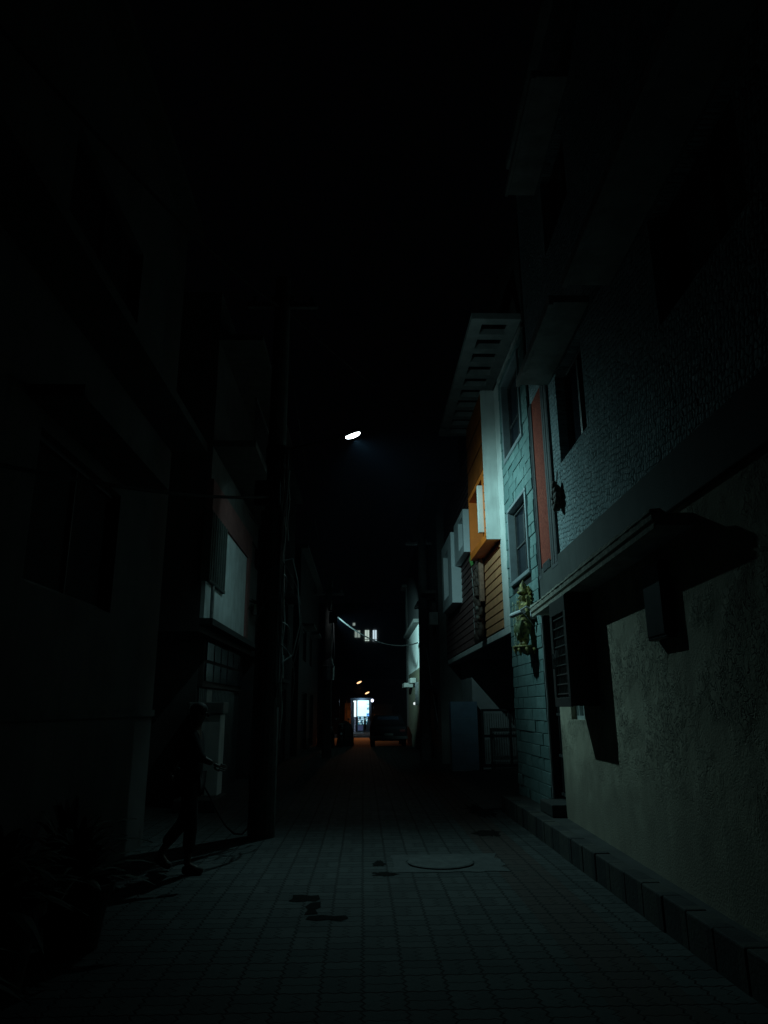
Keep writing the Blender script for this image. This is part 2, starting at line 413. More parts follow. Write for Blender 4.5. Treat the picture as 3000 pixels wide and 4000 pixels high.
# awning slab over the door, with a rough mortar ridge and drip mouldings
zs_ = lambda y: (9.66-y)*.018
def sl(bm, y0, y1, o0, o1, z0, z1):
    q = []
    for z in (z0, z1):
        q += [RW(y0, o0, z+zs_(y0)), RW(y1, o0, z+zs_(y1)), RW(y1, o1, z+zs_(y1)), RW(y0, o1, z+zs_(y0))]
    bm.hexa(q)
b = MB(); sl(b, 5.05, 9.70, -.05, .29, 2.80, 2.90)
AW = obj('awning', b, m_slab, PH, bevel=.008)
b = MB(); sl(b, 5.04, 9.72, .291, .315, 2.845, 2.90); sl(b, 5.04, 9.72, .291, .307, 2.775, 2.815); obj('drip_moulding', b, mat('pale_mortar', (.42, .4, .33), .9, .3, 20, .8, 60), AW)
b = MB()
prev = None; n = 90
for i in range(n+1):
    y = 5.05+(9.71-5.05)*i/n; h = .018+.022*random.random()+(.02*max(0, math.sin((y-5.6)*1.7))); o1 = .318+.012*random.random()
    ring = [RW(y, .2, 2.9+zs_(y)), RW(y, o1, 2.9+zs_(y)), RW(y, o1-.01, 2.902+h*.8+zs_(y)), RW(y, .24, 2.902+h+zs_(y))]
    b.v += ring
    if i: b.f += [(4*i-4+k, 4*i-4+(k+1) % 4, 4*i+(k+1) % 4, 4*i+k) for k in range(4)]
b.f += [(0, 1, 2, 3), tuple(4*n+k for k in (3, 2, 1, 0))]
obj('mortar_ridge', b, MATS['pale_mortar'], AW)
# sunshades
for y0, y1, o, z in ((6.95, 9.05, .46, 5.9), (3.1, 6.25, .5, 5.66), (6.95, 9.05, .46, 9.0)):
    b = MB(); rbox(b, y0, y1, .0121, o, z, z+.09); rbox(b, y0, y1, o-.05, o+.004, z-.03, z-.001); obj('sunshade', b, m_slab, PH, bevel=.008)
# windows
def win(parent, mpf, y0, y1, z0, z1, rec, fr, bars, frame_m=m_alu, pane_m=m_glass, hb=(), th=.045):
    f = MB()
    for a, c, d, e in ((y0, y1, z0, z0+th), (y0, y1, z1-th, z1), (y0, y0+th, z0+th, z1-th), (y1-th, y1, z0+th, z1-th)):
        f.box(-rec, -rec+fr, a, c, d, e, m=lambda o, y, z: mpf(y, o, z))
    for yb in bars: f.box(-rec, -rec+fr*.9, yb-.012, yb+.012, z0+th, z1-th, m=lambda o, y, z: mpf(y, o, z))
    for zb in hb: f.box(-rec, -rec+fr*.7, y0+th, y1-th, zb-.012, zb+.012, m=lambda o, y, z: mpf(y, o, z))
    o1 = obj('window', f, frame_m, parent)
    g = MB(); g.box(-rec-.02, -rec+.006, y0+.01, y1-.01, z0+.01, z1-.01, m=lambda o, y, z: mpf(y, o, z)); obj('pane', g, pane_m, o1)
    return o1
for (y0, y1, z0, z1) in UW: win(PH, RU, y0, y1, z0, z1, .17, .05, [y0+.62, y0+.655], m_iron)
win(PH, RW, 8.53, 9.15, 1.45, 2.45, .13, .07, [8.8, 9.02], mat('pale_window_frame', (.5, .55, .53), .4, .1, 9, .05, 60))
# red stone strip between grey mouldings
b = MB(); rbox(b, 9.42, 10.14, .013, .032, 3.54, 6.1); obj('red_strip', b, m_granite, PH)
b = MB()
for y0, y1, zb in ((9.10, 9.46, 3.39), (10.12, 10.31, 3.39)):
    rbox(b, y0, y1, .0135, .046, zb, 6.1)
    for k in range(3):
        w = (y1-y0)/3; rbox(b, y0+k*w+.03, y0+(k+1)*w-.03, .0465, .05+.004*(k == 1), zb+.05, 6.08)
obj('moulding', b, m_mould, PH, bevel=.006)
b = MB()
for k in range(6): rbox(b, 9.53+k*.078, 9.53+k*.078+.05, .0435, .056, 3.44, 3.56)
obj('fluted_foot', b, m_mould, PH, bevel=.006)
# grilled window bay below the awning
b = MB(); rbox(b, 7.85, 8.60, .001, .03, 1.61, 2.79)
rbox(b, 7.85, 8.60, .03, .29, 1.61, 1.66); rbox(b, 7.85, 8.60, .03, .29, 2.72, 2.79); rbox(b, 7.85, 7.88, .03, .29, 1.66, 2.72); rbox(b, 8.57, 8.60, .03, .29, 1.66, 2.72)
CG = obj('grille_bay', b, mat('brown_bay_sheet', (.03, .025, .024), .6, .2, 8, .2, 60), PH)
b = MB()
for y0, y1, z0, z1 in ((7.85, 8.6, 1.6, 1.70), (7.85, 8.6, 2.63, 2.8), (7.84, 7.94, 1.7, 2.63), (8.50, 8.61, 1.7, 2.63)): rbox(b, y0, y1, .291, .315, z0, z1)
obj('bay_frame', b, mat('brown_bay_frame', (.05, .045, .043), .5, .2, 8, .2, 60), CG, bevel=.004)
b = MB()
for k in range(9): rbox(b, 7.96, 8.49, .285, .303, 1.735+k*.105, 1.747+k*.105)
for k in range(7): rbox(b, 8.0+k*.075, 8.008+k*.075, .28, .29, 1.7, 2.63)
obj('grille', b, mat('worn_steel', (.3, .3, .29), .35, .3, 20, .1, 80, metal=.7), CG)
b = MB(); rbox(b, 8.28, 8.33, .316, .34, 2.14, 2.22); rbox(b, 8.4, 8.42, .316, .36, 2.02, 2.2); obj('bay_lock', b, mat('chrome', (.5, .5, .5), .25, .1, 9, 0, metal=.9), CG, bevel=.004)
# gate in the gap
b = MB()
for k in range(7): b.cyl((2.74, 9.80+k*.09, .42), (2.74, 9.80+k*.09, 2.78), .011, n=8)
for z in (.45, .95, 1.5, 1.95, 2.45, 2.76): b.box(2.725, 2.755, 9.77, 10.43, z-.018, z+.018)
GT = obj('gate', b, m_iron, PH)
for k in range(6):
    for z in (1.98, 2.47):
        b = MB(); b.ball((2.72, 9.84+k*.09, z), .016, nu=8, nv=5); obj('gate_stud', b, MATS['chrome'], GT, smooth=True)
b = MB()
for r_, z0 in ((0, 1.76), (1, 1.64)):      # wrought ornament: two rows of slanted strokes
    for k in range(5):
        y0 = 9.84+k*.062; dz = .05; dy = .02 if (k+r_) % 2 else -.02
        b.tube([(2.705, y0-dy, z0-dz), (2.705, y0+dy, z0+dz)], .006, 6)
obj('gate_ornament', b, MATS['worn_steel'], GT)
b = MB(); b.box(2.76, 2.80, 9.76, 10.44, .4, 2.8); obj('gate_sheet', b, m_black, GT)
b = MB(); b.box(2.42, 2.95, 9.77, 10.42, .236, .39); obj('door_step', b, m_pave, PH, bevel=.015)
b = MB(); b.tube([(2.6, 10.38, .4), (2.6, 10.38, 1.5), (2.605, 10.37, 1.7), (2.6, 10.38, 1.9), (2.6, 10.38, 2.86), (2.6, 10.2, 2.9)], .014, 8); obj('conduit', b, m_cable2, PH)

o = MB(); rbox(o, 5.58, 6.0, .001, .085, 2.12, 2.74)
MBX = thing('shadow_box', 'square black box standing in for a shadow on the plaster wall right below the awning', 'meter box', RW(5.8, .04, 2.12))  # box made black to fill a patch of shadow on the wall
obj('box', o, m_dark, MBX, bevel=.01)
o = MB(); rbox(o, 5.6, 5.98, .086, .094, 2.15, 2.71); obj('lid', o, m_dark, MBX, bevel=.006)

# mask on the scale wall
t = thing('hanging_mask', 'small dark carved mask hung from a nail on the blue scale wall', 'mask', RW(8.78, .05, 4.0))
b = MB(); c0 = Vector(RW(8.80, .06, 4.2)); b.ball(c0, .05, .13, .18)
for dy, dz, s in ((-.05, .09, .045), (.05, .09, .045), (0, 0, .04), (-.07, -.06, .05), (.07, -.06, .05), (0, -.13, .06), (.0, .17, .06), (-.09, .02, .04), (.1, .03, .04)):
    b.ball(c0+Vector((-.035, dy, dz)), s*.7, s, s, nu=8, nv=6)
obj('carved_face', b, m_wood, t, smooth=True)
b = MB(); b.tube([c0+Vector((0, 0, .18)), c0+Vector((.02, 0, .36))], .008, 6); obj('cord', b, m_cable, t)

# ------------------------------------------------------------------ RIGHT: block-clad house
BH = thing('block_house', 'narrow house clad in grey split-face blocks with two framed windows', 'house', (2.6, 11.5, .2))
BW = lambda y, o, z: (2.6-o, y, z)
WN = [(10.87, 12.28, 3.65, 4.95), (10.87, 12.28, 5.9, 7.4)]
b = holes_wall(lambda y, o, z: (2.622-o, y, z), 10.46, 12.64, .18, 7.6, WN, .16, 5)
obj('wall', b, m_black, BH)
b = MB(); z = .2; row = 0
while z < 7.5:
    h = .172; y = 10.46-(.2 if row % 2 else .0)
    while y < 12.64:
        w = random.choice((.16, .36, .42, .5, .55)); y0, y1 = max(y, 10.46), min(y+w, 12.64)
        segs = [(y0, y1)]
        for a, c, d, e in WN:
            if z+h > d-.02 and z < e+.02:
                ns = []
                for s0, s1 in segs:
                    if s1 <= a or s0 >= c: ns.append((s0, s1))
                    else:
                        if s0 < a: ns.append((s0, a))
                        if s1 > c: ns.append((c, s1))
                segs = ns
        for s0, s1 in segs:
            if s1-s0 > .03:
                d = random.uniform(-.008, .008); g = .0042
                zb, zt = z+g, z+h-g
                b.hexa([(2.63, s0+g, zb), (2.63, s1-g, zb), (2.6-d-random.uniform(0, .008), s1-g, zb), (2.6-d, s0+g, zb), (2.63, s0+g, zt), (2.63, s1-g, zt), (2.6-d, s1-g, zt), (2.6-d-random.uniform(0, .008), s0+g, zt)])
        y += w
    z += h; row += 1
obj('block_cladding', b, m_block, BH, bevel=.006)
for (y0, y1, z0, z1) in WN:
    w = win(BH, BW, y0+.06, y1-.06, z0+.06, z1-.06, .12, .04, [y0+.62, ], m_iron, hb=(z0+.62,), th=.03)
    f = MB()
    for a, c, d, e in ((y0-.03, y1+.03, z0-.04, z0+.03), (y0-.03, y1+.03, z1-.03, z1+.03), (y0-.03, y0+.04, z0+.03, z1-.03), (y1-.04, y1+.03, z0+.03, z1-.03)):
        f.box(2.562, 2.72, a, c, d, e)
    obj('surround', f, m_alu, w, bevel=.012)
b = MB(); b.box(2.58, 7.6, 10.46, 12.64, 7.605, 7.7); obj('roof', b, m_slab, BH)
b = MB(); b.box(3.7, 7.6, 10.46, 12.62, 7.701, 11); obj('top_storey', b, m_far, BH)

# ------------------------------------------------------------------ bodies by skin modifier
def skin(name, nodes, edges, m, parent, sub=2):
    """nodes: name -> (x, y, z, r); first node is the root"""
    names = list(nodes); me = bpy.data.meshes.new(name)
    me.from_pydata([nodes[k][:3] for k in names], [(names.index(a), names.index(c)) for a, c in edges], [])
    o = bpy.data.objects.new(name, me); COL.objects.link(o)
    sm = o.modifiers.new('skin', 'SKIN'); sm.use_smooth_shade = True
    lay = me.skin_vertices[0].data
    for i, k in enumerate(names):
        rr = nodes[k][3]; rr = (rr, rr) if not isinstance(rr, tuple) else rr
        lay[i].radius = rr; lay[i].use_root = (i == 0)
    ss = o.modifiers.new('subsurf', 'SUBSURF'); ss.levels = sub; ss.render_levels = sub
    me.materials.append(m)
    if parent: adopt(o, parent)
    return o
def chain(*ks): return [(ks[i], ks[i+1]) for i in range(len(ks)-1)]

# deity statue on the block wall
ST = thing('deity_statue', 'crowned gold and green deity statue with bead garlands on the grey block wall', 'statue', (2.55, 11.5, 2.45))
Ys, Xs = 11.0, 2.50
nd = {'hip': (Xs, Ys, 2.84, .13), 'waist': (Xs, Ys, 2.93, .105), 'chest': (Xs-.01, Ys, 3.06, .13), 'neck': (Xs-.01, Ys, 3.16, .05), 'head': (Xs-.02, Ys, 3.24, .075), 'top': (Xs-.01, Ys, 3.31, .06)}
ed = chain('hip', 'waist', 'chest', 'neck', 'head', 'top')
for s, q in ((-1, 'a'), (1, 'b')):
    nd.update({'sh'+q: (Xs, Ys+s*.17, 3.09, .055), 'el'+q: (Xs-.03, Ys+s*.27, 2.97, .042), 'ha'+q: (Xs-.11, Ys+s*.17, 2.93, .036), 'u'+q: (Xs, Ys+s*.3, 3.1, .036), 'uh'+q: (Xs-.03, Ys+s*.3, 3.24, .036),
               'kn'+q: (Xs-.06, Ys+s*.15, 2.68, .075), 'an'+q: (Xs-.03, Ys+s*.09, 2.53, .05), 'to'+q: (Xs-.10, Ys+s*.12, 2.50, .04)})
    ed += chain('chest', 'sh'+q, 'el'+q, 'ha'+q)+chain('sh'+q, 'u'+q, 'uh'+q)+chain('hip', 'kn'+q, 'an'+q, 'to'+q)
skin('figure', nd, ed, m_gold, ST)
b = MB(); b.lathe((Xs-.01, Ys, 3.29), [(.085, 0), (.1, .03), (.075, .05), (.082, .08), (.05, .12), (.055, .14), (.02, .19), (.004, .22)], 12); obj('crown', b, m_gold, ST, smooth=True)
b = MB(); b.ball((Xs-.085, Ys, 3.225), .018, .014, .022, 8, 6); b.ball((Xs-.075, Ys-.03, 3.25), .01, .014, .008, 8, 6); b.ball((Xs-.075, Ys+.03, 3.25), .01, .014, .008, 8, 6); b.ball((Xs-.08, Ys, 3.19), .01, .022, .007, 8, 6)
obj('face', b, mat('statue_face_paint', (.3, .28, .1), .5, .2, 20, .2, 80), ST, smooth=True)
def garland(y0, z0, y1, z1, drop, x, rad=.012):
    b = MB(); n = 120; pts = []
    for i in range(n+1):
        q = i/n; pts.append((x-.02*math.sin(q*math.pi), y0+(y1-y0)*q, z0+(z1-z0)*q-drop*(1-(2*q-1)**2)))
    b.tube(pts, [rad*(1 if i % 4 < 2 else .45) for i in range(n+1)], 6)
    return b
for a in ((Ys+.30, 3.2, Ys-.02, 3.25, .78), (Ys+.10, 3.15, Ys-.12, 3.16, .5)):
    obj('garland', garland(*a, Xs-.12, .009), m_bead, ST, smooth=True)
b = MB()
for k in range(9):
    y = Ys-.17+.042*k; b.tube([(Xs-.10, y, 2.87), (Xs-.13, y+.01*math.sin(k*2), 2.74), (Xs-.09, y*1+.004, 2.6)], [.022, .03, .018], 6)
obj('waist_cloth', b, mat('statue_green_cloth', (.08, .1, .035), .7, .5, 25, .3, 60), ST, smooth=True)
b = MB(); b.lathe((Xs, Ys, 2.44), [(.2, .06), (.23, .04), (.16, 0), (.08, -.04), (.02, -.08)], 14)
for k in range(10):
    a = 2*math.pi*k/10; b.tube([(Xs+.12*math.cos(a), Ys+.16*math.sin(a), 2.46), (Xs+.19*math.cos(a), Ys+.25*math.sin(a), 2.44), (Xs+.17*math.cos(a), Ys+.23*math.sin(a), 2.36)], [.03, .028, .006], 6)
obj('lotus_base', b, m_gold, ST, smooth=True)
b = MB()
for k in range(11):
    a = math.pi*(k-1)/8; b.tube([(2.56, Ys+.12*math.cos(a), 3.22+.12*math.sin(a)), (2.55, Ys+.25*math.cos(a), 3.22+.2*math.sin(a))], [.03, .012], 6)
obj('halo_back', b, m_gold, ST)
# security camera in front of the statue, on a bracket from the awning end
SC = thing('security_camera', 'white tube security camera on a bracket at the awning end', 'camera', RW(9.72, .3, 2.86))
a0 = Vector(RW(9.73, .3, 2.86))
b = MB(); b.cyl(a0+Vector((-.10, .06, .01)), a0+Vector((-.19, .38, -.01)), .036, n=14); b.cyl(a0+Vector((-.192, .387, -.011)), a0+Vector((-.2, .415, -.012)), .03, n=14); obj('camera_tube', b, mat('white_plastic', (.72, .74, .76), .35, .05, 5, 0), SC, smooth=False, bevel=.004)
b = MB(); b.tube([a0+Vector((.03, 0, 0)), a0+Vector((-.06, .03, .07)), a0+Vector((-.14, .06, .02))], .016, 8); b.box(a0.x-.01, a0.x+.05, a0.y-.01, a0.y+.05, a0.z-.1, a0.z+.04); obj('bracket', b, MATS['white_plastic'], SC)
b = MB(); b.tube([a0+Vector((-.1, .06, -.02)), a0+Vector((-.03, .02, -.12)), a0+Vector((.02, .01, -.2))], .007, 6); obj('lead', b, MATS['white_plastic'], SC)

# ------------------------------------------------------------------ RIGHT: modern house with box frames
MH = thing('modern_house', 'modern house with white end wall, orange box window, brown boards and white box frames', 'house', (2.6, 17, .1))
b = MB(); b.box(2.66, 8.5, 12.66, 22.3, 2.88, 7.7); b.box(5.4, 8.5, 12.66, 22.3, 0, 2.879); b.box(3.0, 8.5, 20.2, 22.3, 0, 2.879)
obj('wall', b, mat('modern_house_plaster', (.3, .3, .3), .8, .15, 3, .2, 60), MH)
b = MB(); b.box(2.6, 2.659, 12.66, 22.3, 2.87, 3.0); b.box(2.6, 2.659, 12.66, 13.2, 3.001, 7.7); obj('white_border', b, m_white, MH, bevel=.006)
def planks(y0, y1, z0, z1, pitch, m, x=2.6, name='board_panel'):
    b = MB(); z = z0
    while z < z1-.03:
        zt = min(z+pitch, z1)
        b.hexa([(x-.022, y0, z+.016), (x+.035, y0, z+.016), (x+.035, y1, z+.016), (x-.022, y1, z+.016), (x-.004, y0, zt-.002), (x+.035, y0, zt-.002), (x+.035, y1, zt-.002), (x-.004, y1, zt-.002)])
        z += pitch
    o = obj(name, b, m, MH)
    g = MB(); g.box(x+.0355, x+.058, y0, y1, z0, z1); obj('backing', g, m_black, o)
    return o
planks(13.2, 15.25, 3.0, 4.62, .168, m_brown)
planks(15.3, 22.28, 3.0, 7.7, .168, m_maroon)
# orange box
def frame_box(name, x0, y0, y1, z0, z1, op, m, xb=2.6):
    f = lambda y, o, z: (x0-o, y, z)
    b = holes_wall(f, y0, y1, z0, z1, [op] if op else [], xb+.05-x0, xb-x0-.001)
    return obj(name, b, m, MH)
OB = frame_box('orange_box', 2.33, 13.125, 15.2, 4.66, 6.06, (13.42, 15.12, 4.80, 5.95), m_orange)
for k in range(8): b = MB(); b.box(2.318, 2.3295, 13.1255, 13.15, 4.70+k*.175, 4.72+k*.175); obj('groove', b, m_black, OB)
b = MB(); b.box(2.33, 2.599, 13.1, 13.124, 4.66, 7.7); obj('white_end_wall', b, m_white, MH)
b = MB(); b.box(2.225, 2.329, 13.30, 13.40, 4.84, 5.78); obj('window_fin', b, m_white, OB, bevel=.006)
b = MB(); b.box(2.62, 2.655, 13.42, 15.12, 4.80, 5.95); obj('pane', b, m_glass, OB)
planks(13.125, 15.2, 6.062, 7.7, .55, mat('dull_orange_board', (.23, .058, .011), .6, .2, 5, .2, 40, spec=.15), 2.352, 'orange_boards')
b = MB(); b.box(2.411, 2.599, 13.125, 15.2, 6.062, 7.7); obj('board_core', b, m_black, MH)
frame_box('box_frame', 2.42, 16.75, 18.53, 5.2, 6.26, (16.92, 17.66, 5.40, 6.11), m_white2)
frame_box('box_frame', 2.33, 18.55, 20.8, 4.24, 6.12, (19.3, 20.4, 4.55, 5.8), m_white2)
b = MB(); b.box(2.62, 2.655, 16.92, 17.66, 5.4, 6.11); obj('pane', b, m_glass, MH); b = MB(); b.box(2.62, 2.655, 19.3, 20.4, 4.55, 5.8); obj('pane', b, m_glass, MH)
# pergola eave with rectangular openings
b = MB()
y0, y1 = 12.7, 19.1
b.box(2.16, 2.40, y0, y1, 9.07, 9.2); b.box(2.95, 3.15, y0, y1, 9.07, 9.2)
n = 10; pitch = (y1-y0-.22)/n
for k in range(n+1): b.box(2.40, 2.95, y0+k*pitch, y0+k*pitch+.22, 9.07, 9.2)
obj('pergola_slab', b, mat('pergola_concrete', (.6, .6, .58), .8, .15, 4, .2, 60), MH)
b = MB(); b.box(3.16, 8.5, 12.66, 22.3, 7.701, 11.4); obj('top_storey', b, m_far, MH)
# sliding gate and tiled pier at the back of the parking bay
G = thing('slatted_gate', 'dark gate with rows of pale slats under the modern house', 'gate', (3.9, 19.2, .1))
b = MB(); b.box(3.08, 5.3, 19.3, 19.34, .12, .2); b.box(3.08, 5.3, 19.3, 19.34, .85, .92); b.box(3.08, 5.3, 19.3, 19.34, 1.5, 1.56)
for k in range(4): b.box(3.08+k*.72, 3.14+k*.72, 19.29, 19.35, .2, 1.5)
obj('gate_frame', b, m_dark, G)
b = MB()
for k in range(36):
    x = 3.16+k*.06
    b.box(x, x+.03, 19.305, 19.33, .25, .80); b.box(x, x+.018, 19.305, 19.33, .95, 1.45)
obj('slat', b, mat('gate_slat_steel', (.28, .28, .26), .35, .3, 12, .1, 60, metal=.5), G)
P = thing('tiled_pier', 'blue-grey tiled pier standing beside the slatted gate', 'pier', (2.7, 19.9, 0))
b = MB()
for k in range(4): b.box(2.34, 3.05, 19.75, 20.15, .02+k*.435, .02+k*.435+.428)
obj('tile_courses', b, m_blue, P, bevel=.004)
b = MB(); b.box(2.345, 3.045, 19.76, 20.14, 0, 1.75); obj('joint_core', b, mat('pale_joint', (.4, .42, .42), .8, .1, 8, 0), P)
# carved totem on the corner of the boards
T = thing('carved_totem', 'long dark wood carving with pale paper strips hung between the two board panels', 'carving', (2.5, 15.25, 3.0))
b = MB(); b.box(2.47, 2.56, 14.92, 15.12, 3.75, 4.66); obj('board', b, mat('brown_totem_board', (.3, .17, .12), .6, .3, 14, .3, 50), T, bevel=.01)
b = MB(); random.seed(3)
zz = 3.0
while zz < 4.55:
    w = .1 if zz > 3.9 else .17
    b.ball((2.47+random.uniform(-.04, .04), 15.22+random.uniform(-.1, .1)*(w/.1), zz), random.uniform(.03, .08), w*random.uniform(.2, .9), random.uniform(.02, .13), 9, 6, m=Matrix.Rotation(random.uniform(-.9, .9), 3, 'X')); zz += .022
for k in range(5): b.tube([(2.42, 15.1+.08*k, 3.1), (2.41, 15.1+.09*k, 2.98), (2.42, 15.1+.08*k, 2.9)], [.05, .04, .012], 7)
obj('carving', b, m_wood, T, smooth=True)
for q_ in ((2.41, 15.0, 3.42), (2.42, 15.08, 3.62)):
    b = MB(); b.ball(q_, .05, .06, .055); obj('face_boss', b, mat('grey_boss', (.17, .16, .14), .6, .3, 20, .3, 60), T, smooth=True)
b = MB()
for k in range(7):
    z0 = 3.02+k*.225; y = 15.42+random.uniform(-.03, .05); s = random.uniform(.05, .11)
    b.hexa([(2.40, y, z0), (2.405, y, z0), (2.42, y+s, z0+.04), (2.415, y+s, z0+.04), (2.385, y, z0+.18), (2.39, y, z0+.18), (2.40, y+s*.6, z0+.2), (2.395, y+s*.6, z0+.2)])
obj('paper_strip', b, m_white, T)
b = MB()
for k in range(5): b.tube([(2.42, 15.3+.06*k, 4.62), (2.38, 15.32+.06*k, 4.76), (2.4, 15.36+.07*k, 4.88)], [.03, .025, .006], 6)
obj('leaf_tuft', b, mat('fresh_leaf', (.1, .3, .08), .5, .3, 12, .2, 40), T)

# ------------------------------------------------------------------ RIGHT: houses further down
def simple_house(name, label, x, y0, y1, depth, h, m, wins, shade=True, sgn=1, z0=0.0, floor_m=None):
    H = thing(name, label, 'house', (x, (y0+y1)/2, z0))
    mp = lambda y, o, z: (x-o*sgn, y, z)
    b = holes_wall(mp, y0, y1, z0-.1, z0+h, wins, .16, depth); obj('wall', b, m, H)
    for w in wins: win(H, mp, *w, .13, .05, [(w[0]+w[1])/2], m_dark, m_dull)
    if shade:
        for w in wins:
            if w[3]-w[2] < 1.9:
                b = MB(); b.box(min(x, x-.42*sgn), max(x, x-.42*sgn), w[0]-.15, w[1]+.15, w[3]+.08, w[3]+.17); obj('sunshade', b, m_slabd, H)
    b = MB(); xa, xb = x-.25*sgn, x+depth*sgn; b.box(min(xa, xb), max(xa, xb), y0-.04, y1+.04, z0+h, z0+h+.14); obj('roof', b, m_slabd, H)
    return H
H4 = simple_house('grey_house', 'unlit grey house right beyond the modern house', 2.36, 22.35, 28.6, 6, 8.6, m_far, [(23.4, 24.6, .9, 2.1), (25.6, 26.8, 3.9, 5.1), (23.2, 24.4, 3.9, 5.1), (25.6, 26.8, 6.6, 7.8)])
b = MB(); b.box(2.08, 2.355, 22.5, 22.9, 4.1, 4.5); obj('meter_cabinet', b, m_slab, H4, bevel=.01)
H5 = simple_house('white_house', 'small house with brightly lit white upper wall and khaki base', 2.3, 29.2, 36.4, 6, 4.95, m_white, [(29.5, 30.1, 3.95, 4.25)], False)
b = MB(); b.box(2.27, 2.299, 29.2, 36.4, 2.62, 3.16); b.box(2.24, 2.2699, 29.2, 36.4, -.1, 2.62); obj('khaki_base', b, m_khaki, H5)
b = MB(); b.box(1.85, 2.24, 33.0, 34.6, 2.5, 2.68); b.box(2.0, 2.239, 30.9, 32.2, 2.62, 2.82); obj('sunshade', b, mat('grey_sunshade', (.22, .22, .2), .85, .2, 5, .3, 50), H5)
b = MB(); b.box(2.1, 2.239, 29.6, 29.75, 1.7, 2.6); obj('downpipe', b, m_iron, H5)
b = MB(); b.box(2.26, 9, 29.1, 37.4, 4.951, 8.2); obj('upper_storey', b, mat('unlit_plaster', (.013, .013, .013), .9, .3, 3, .3, 40), H5)  # near black colour, so spilled lamp light hardly shows on it
o = MB(); o.box(2.05, 2.16, 29.9, 30.05, 1.72, 1.82); tag(obj('wall_lamp', o, emis('wall_lamp_glow', (.9, 1, 1), .9), None, bevel=.02), 'tiny white lit lamp on the khaki house base', 'wall lamp')
b = MB()
# ------------------------------------------------------------------ utility poles
def pole(name, label, x, y, h, r0, r1, lean=0):
    P_ = thing(name, label, 'utility pole', (x, y, 0))
    b = MB(); b.cyl((x, y, -.1), (x+lean, y, h), r0, r1, 16); obj('shaft', b, m_conc, P_, smooth=False)
    b = MB(); b.box(x+lean-.55, x+lean+.55, y-.04, y+.04, h-.5, h-.42); obj('cross_arm', b, m_iron, P_)
    for k in (-.45, -.15, .15, .45):
        b = MB(); b.lathe((x+lean+k, y, h-.42), [(.03, 0), (.05, .03), (.03, .06), (.045, .08), (.02, .12)], 8); obj('insulator', b, m_iron, P_, smooth=True)
    return P_
P1 = pole('utility_pole', 'stout utility pole with cable bundle and dark box, near left wall', -1.30, 10.1, 8.2, .165, .12, .03)
b = MB(); b.cyl((-1.45, 10.18, -.1), (-1.43, 10.18, 4.4), .06, n=10); obj('cable_pipe', b, m_iron, P1)
b = MB(); b.box(-1.56, -1.18, 9.86, 10.02, 4.40, 4.78); obj('junction_box', b, m_dark, P1, bevel=.03)
random.seed(11)
b = MB()
for k in range(9):
    x0 = -1.165+random.uniform(-.03, .05); y0_ = 9.98+random.uniform(-.04, .06); pts = []
    z = 1.6+random.uniform(0, 1.2)
    while z < 4.9+random.uniform(0, .5):
        pts.append((x0+.018*math.sin(z*3+k)+.02*(z > 4.4), y0_+.015*math.cos(z*4+k), z)); z += .14
    b.tube(pts, random.uniform(.007, .014), 6)
obj('cable_bundle', b, mat('grey_cable_bundle', (.14, .15, .15), .35, .3, 14, .1, 60), P1)
b = MB()
for (x1, z1, x2, z2, bow) in ((-1.15, 3.62, -1.0, 2.0, .22), (-1.17, 3.55, -1.36, 2.9, -.12), (-1.15, 3.4, -1.1, 3.05, .06), (-1.2, 2.5, -.95, 1.7, .12), (-1.16, 2.75, -1.05, 2.3, .1), (-1.15, 4.1, -1.62, 4.3, 0), (-1.16, 3.1, -1.48, 2.72, -.02)):
    b.tube([(x1+(x2-x1)*q+bow*4*q*(1-q), 9.92, z1+(z2-z1)*q+(.12 if bow else -.18)*math.sin(q*math.pi)) for q in [i/10 for i in range(11)]], .008, 6)
obj('loose_cable', b, MATS['grey_cable_bundle'], P1)
for q_ in range(5):
    z0, z1 = ((3.3, 4.25), (2.0, 3.2), (3.9, 4.95), (2.6, 4.1), (1.2, 2.3))[q_]; x0 = -1.11+.022*(q_ % 3)
    b = MB(); b.tube([(x0+.012*math.sin(i*.9+q_), 9.95+.02*(q_ % 2), z0+(z1-z0)*i/12) for i in range(13)], .009, 6); obj('pale_cable', b, mat('glint_cable_sheath', (.5, .52, .52), .25, .3, 7, .05, 60, spec=.6), P1)  # pale sheath paints the lamp highlights running down the pole cables
b = MB(); b.tube([(-1.12, 9.9, 3.6), (-.98, 9.85, 3.62), (-.9, 9.85, 3.3), (-.86, 9.86, 2.7), (-.95, 9.9, 2.3), (-1.1, 9.92, 2.2)], .009, 6); obj('cable_loop', b, MATS['glint_cable_sheath'], P1)
b = MB(); b.tube([(-2.4, 9.75, .9), (-2.1, 9.85, .75), (-1.95, 9.9, .5), (-1.85, 9.95, .3), (-1.75, 9.98, .15), (-1.65, 10.0, .06), (-1.55, 10.02, .05), (-1.48, 10.03, .12), (-1.46, 10.05, .35), (-1.5, 10.1, .8)], .011, 8); obj('hose', b, m_cable, P1)
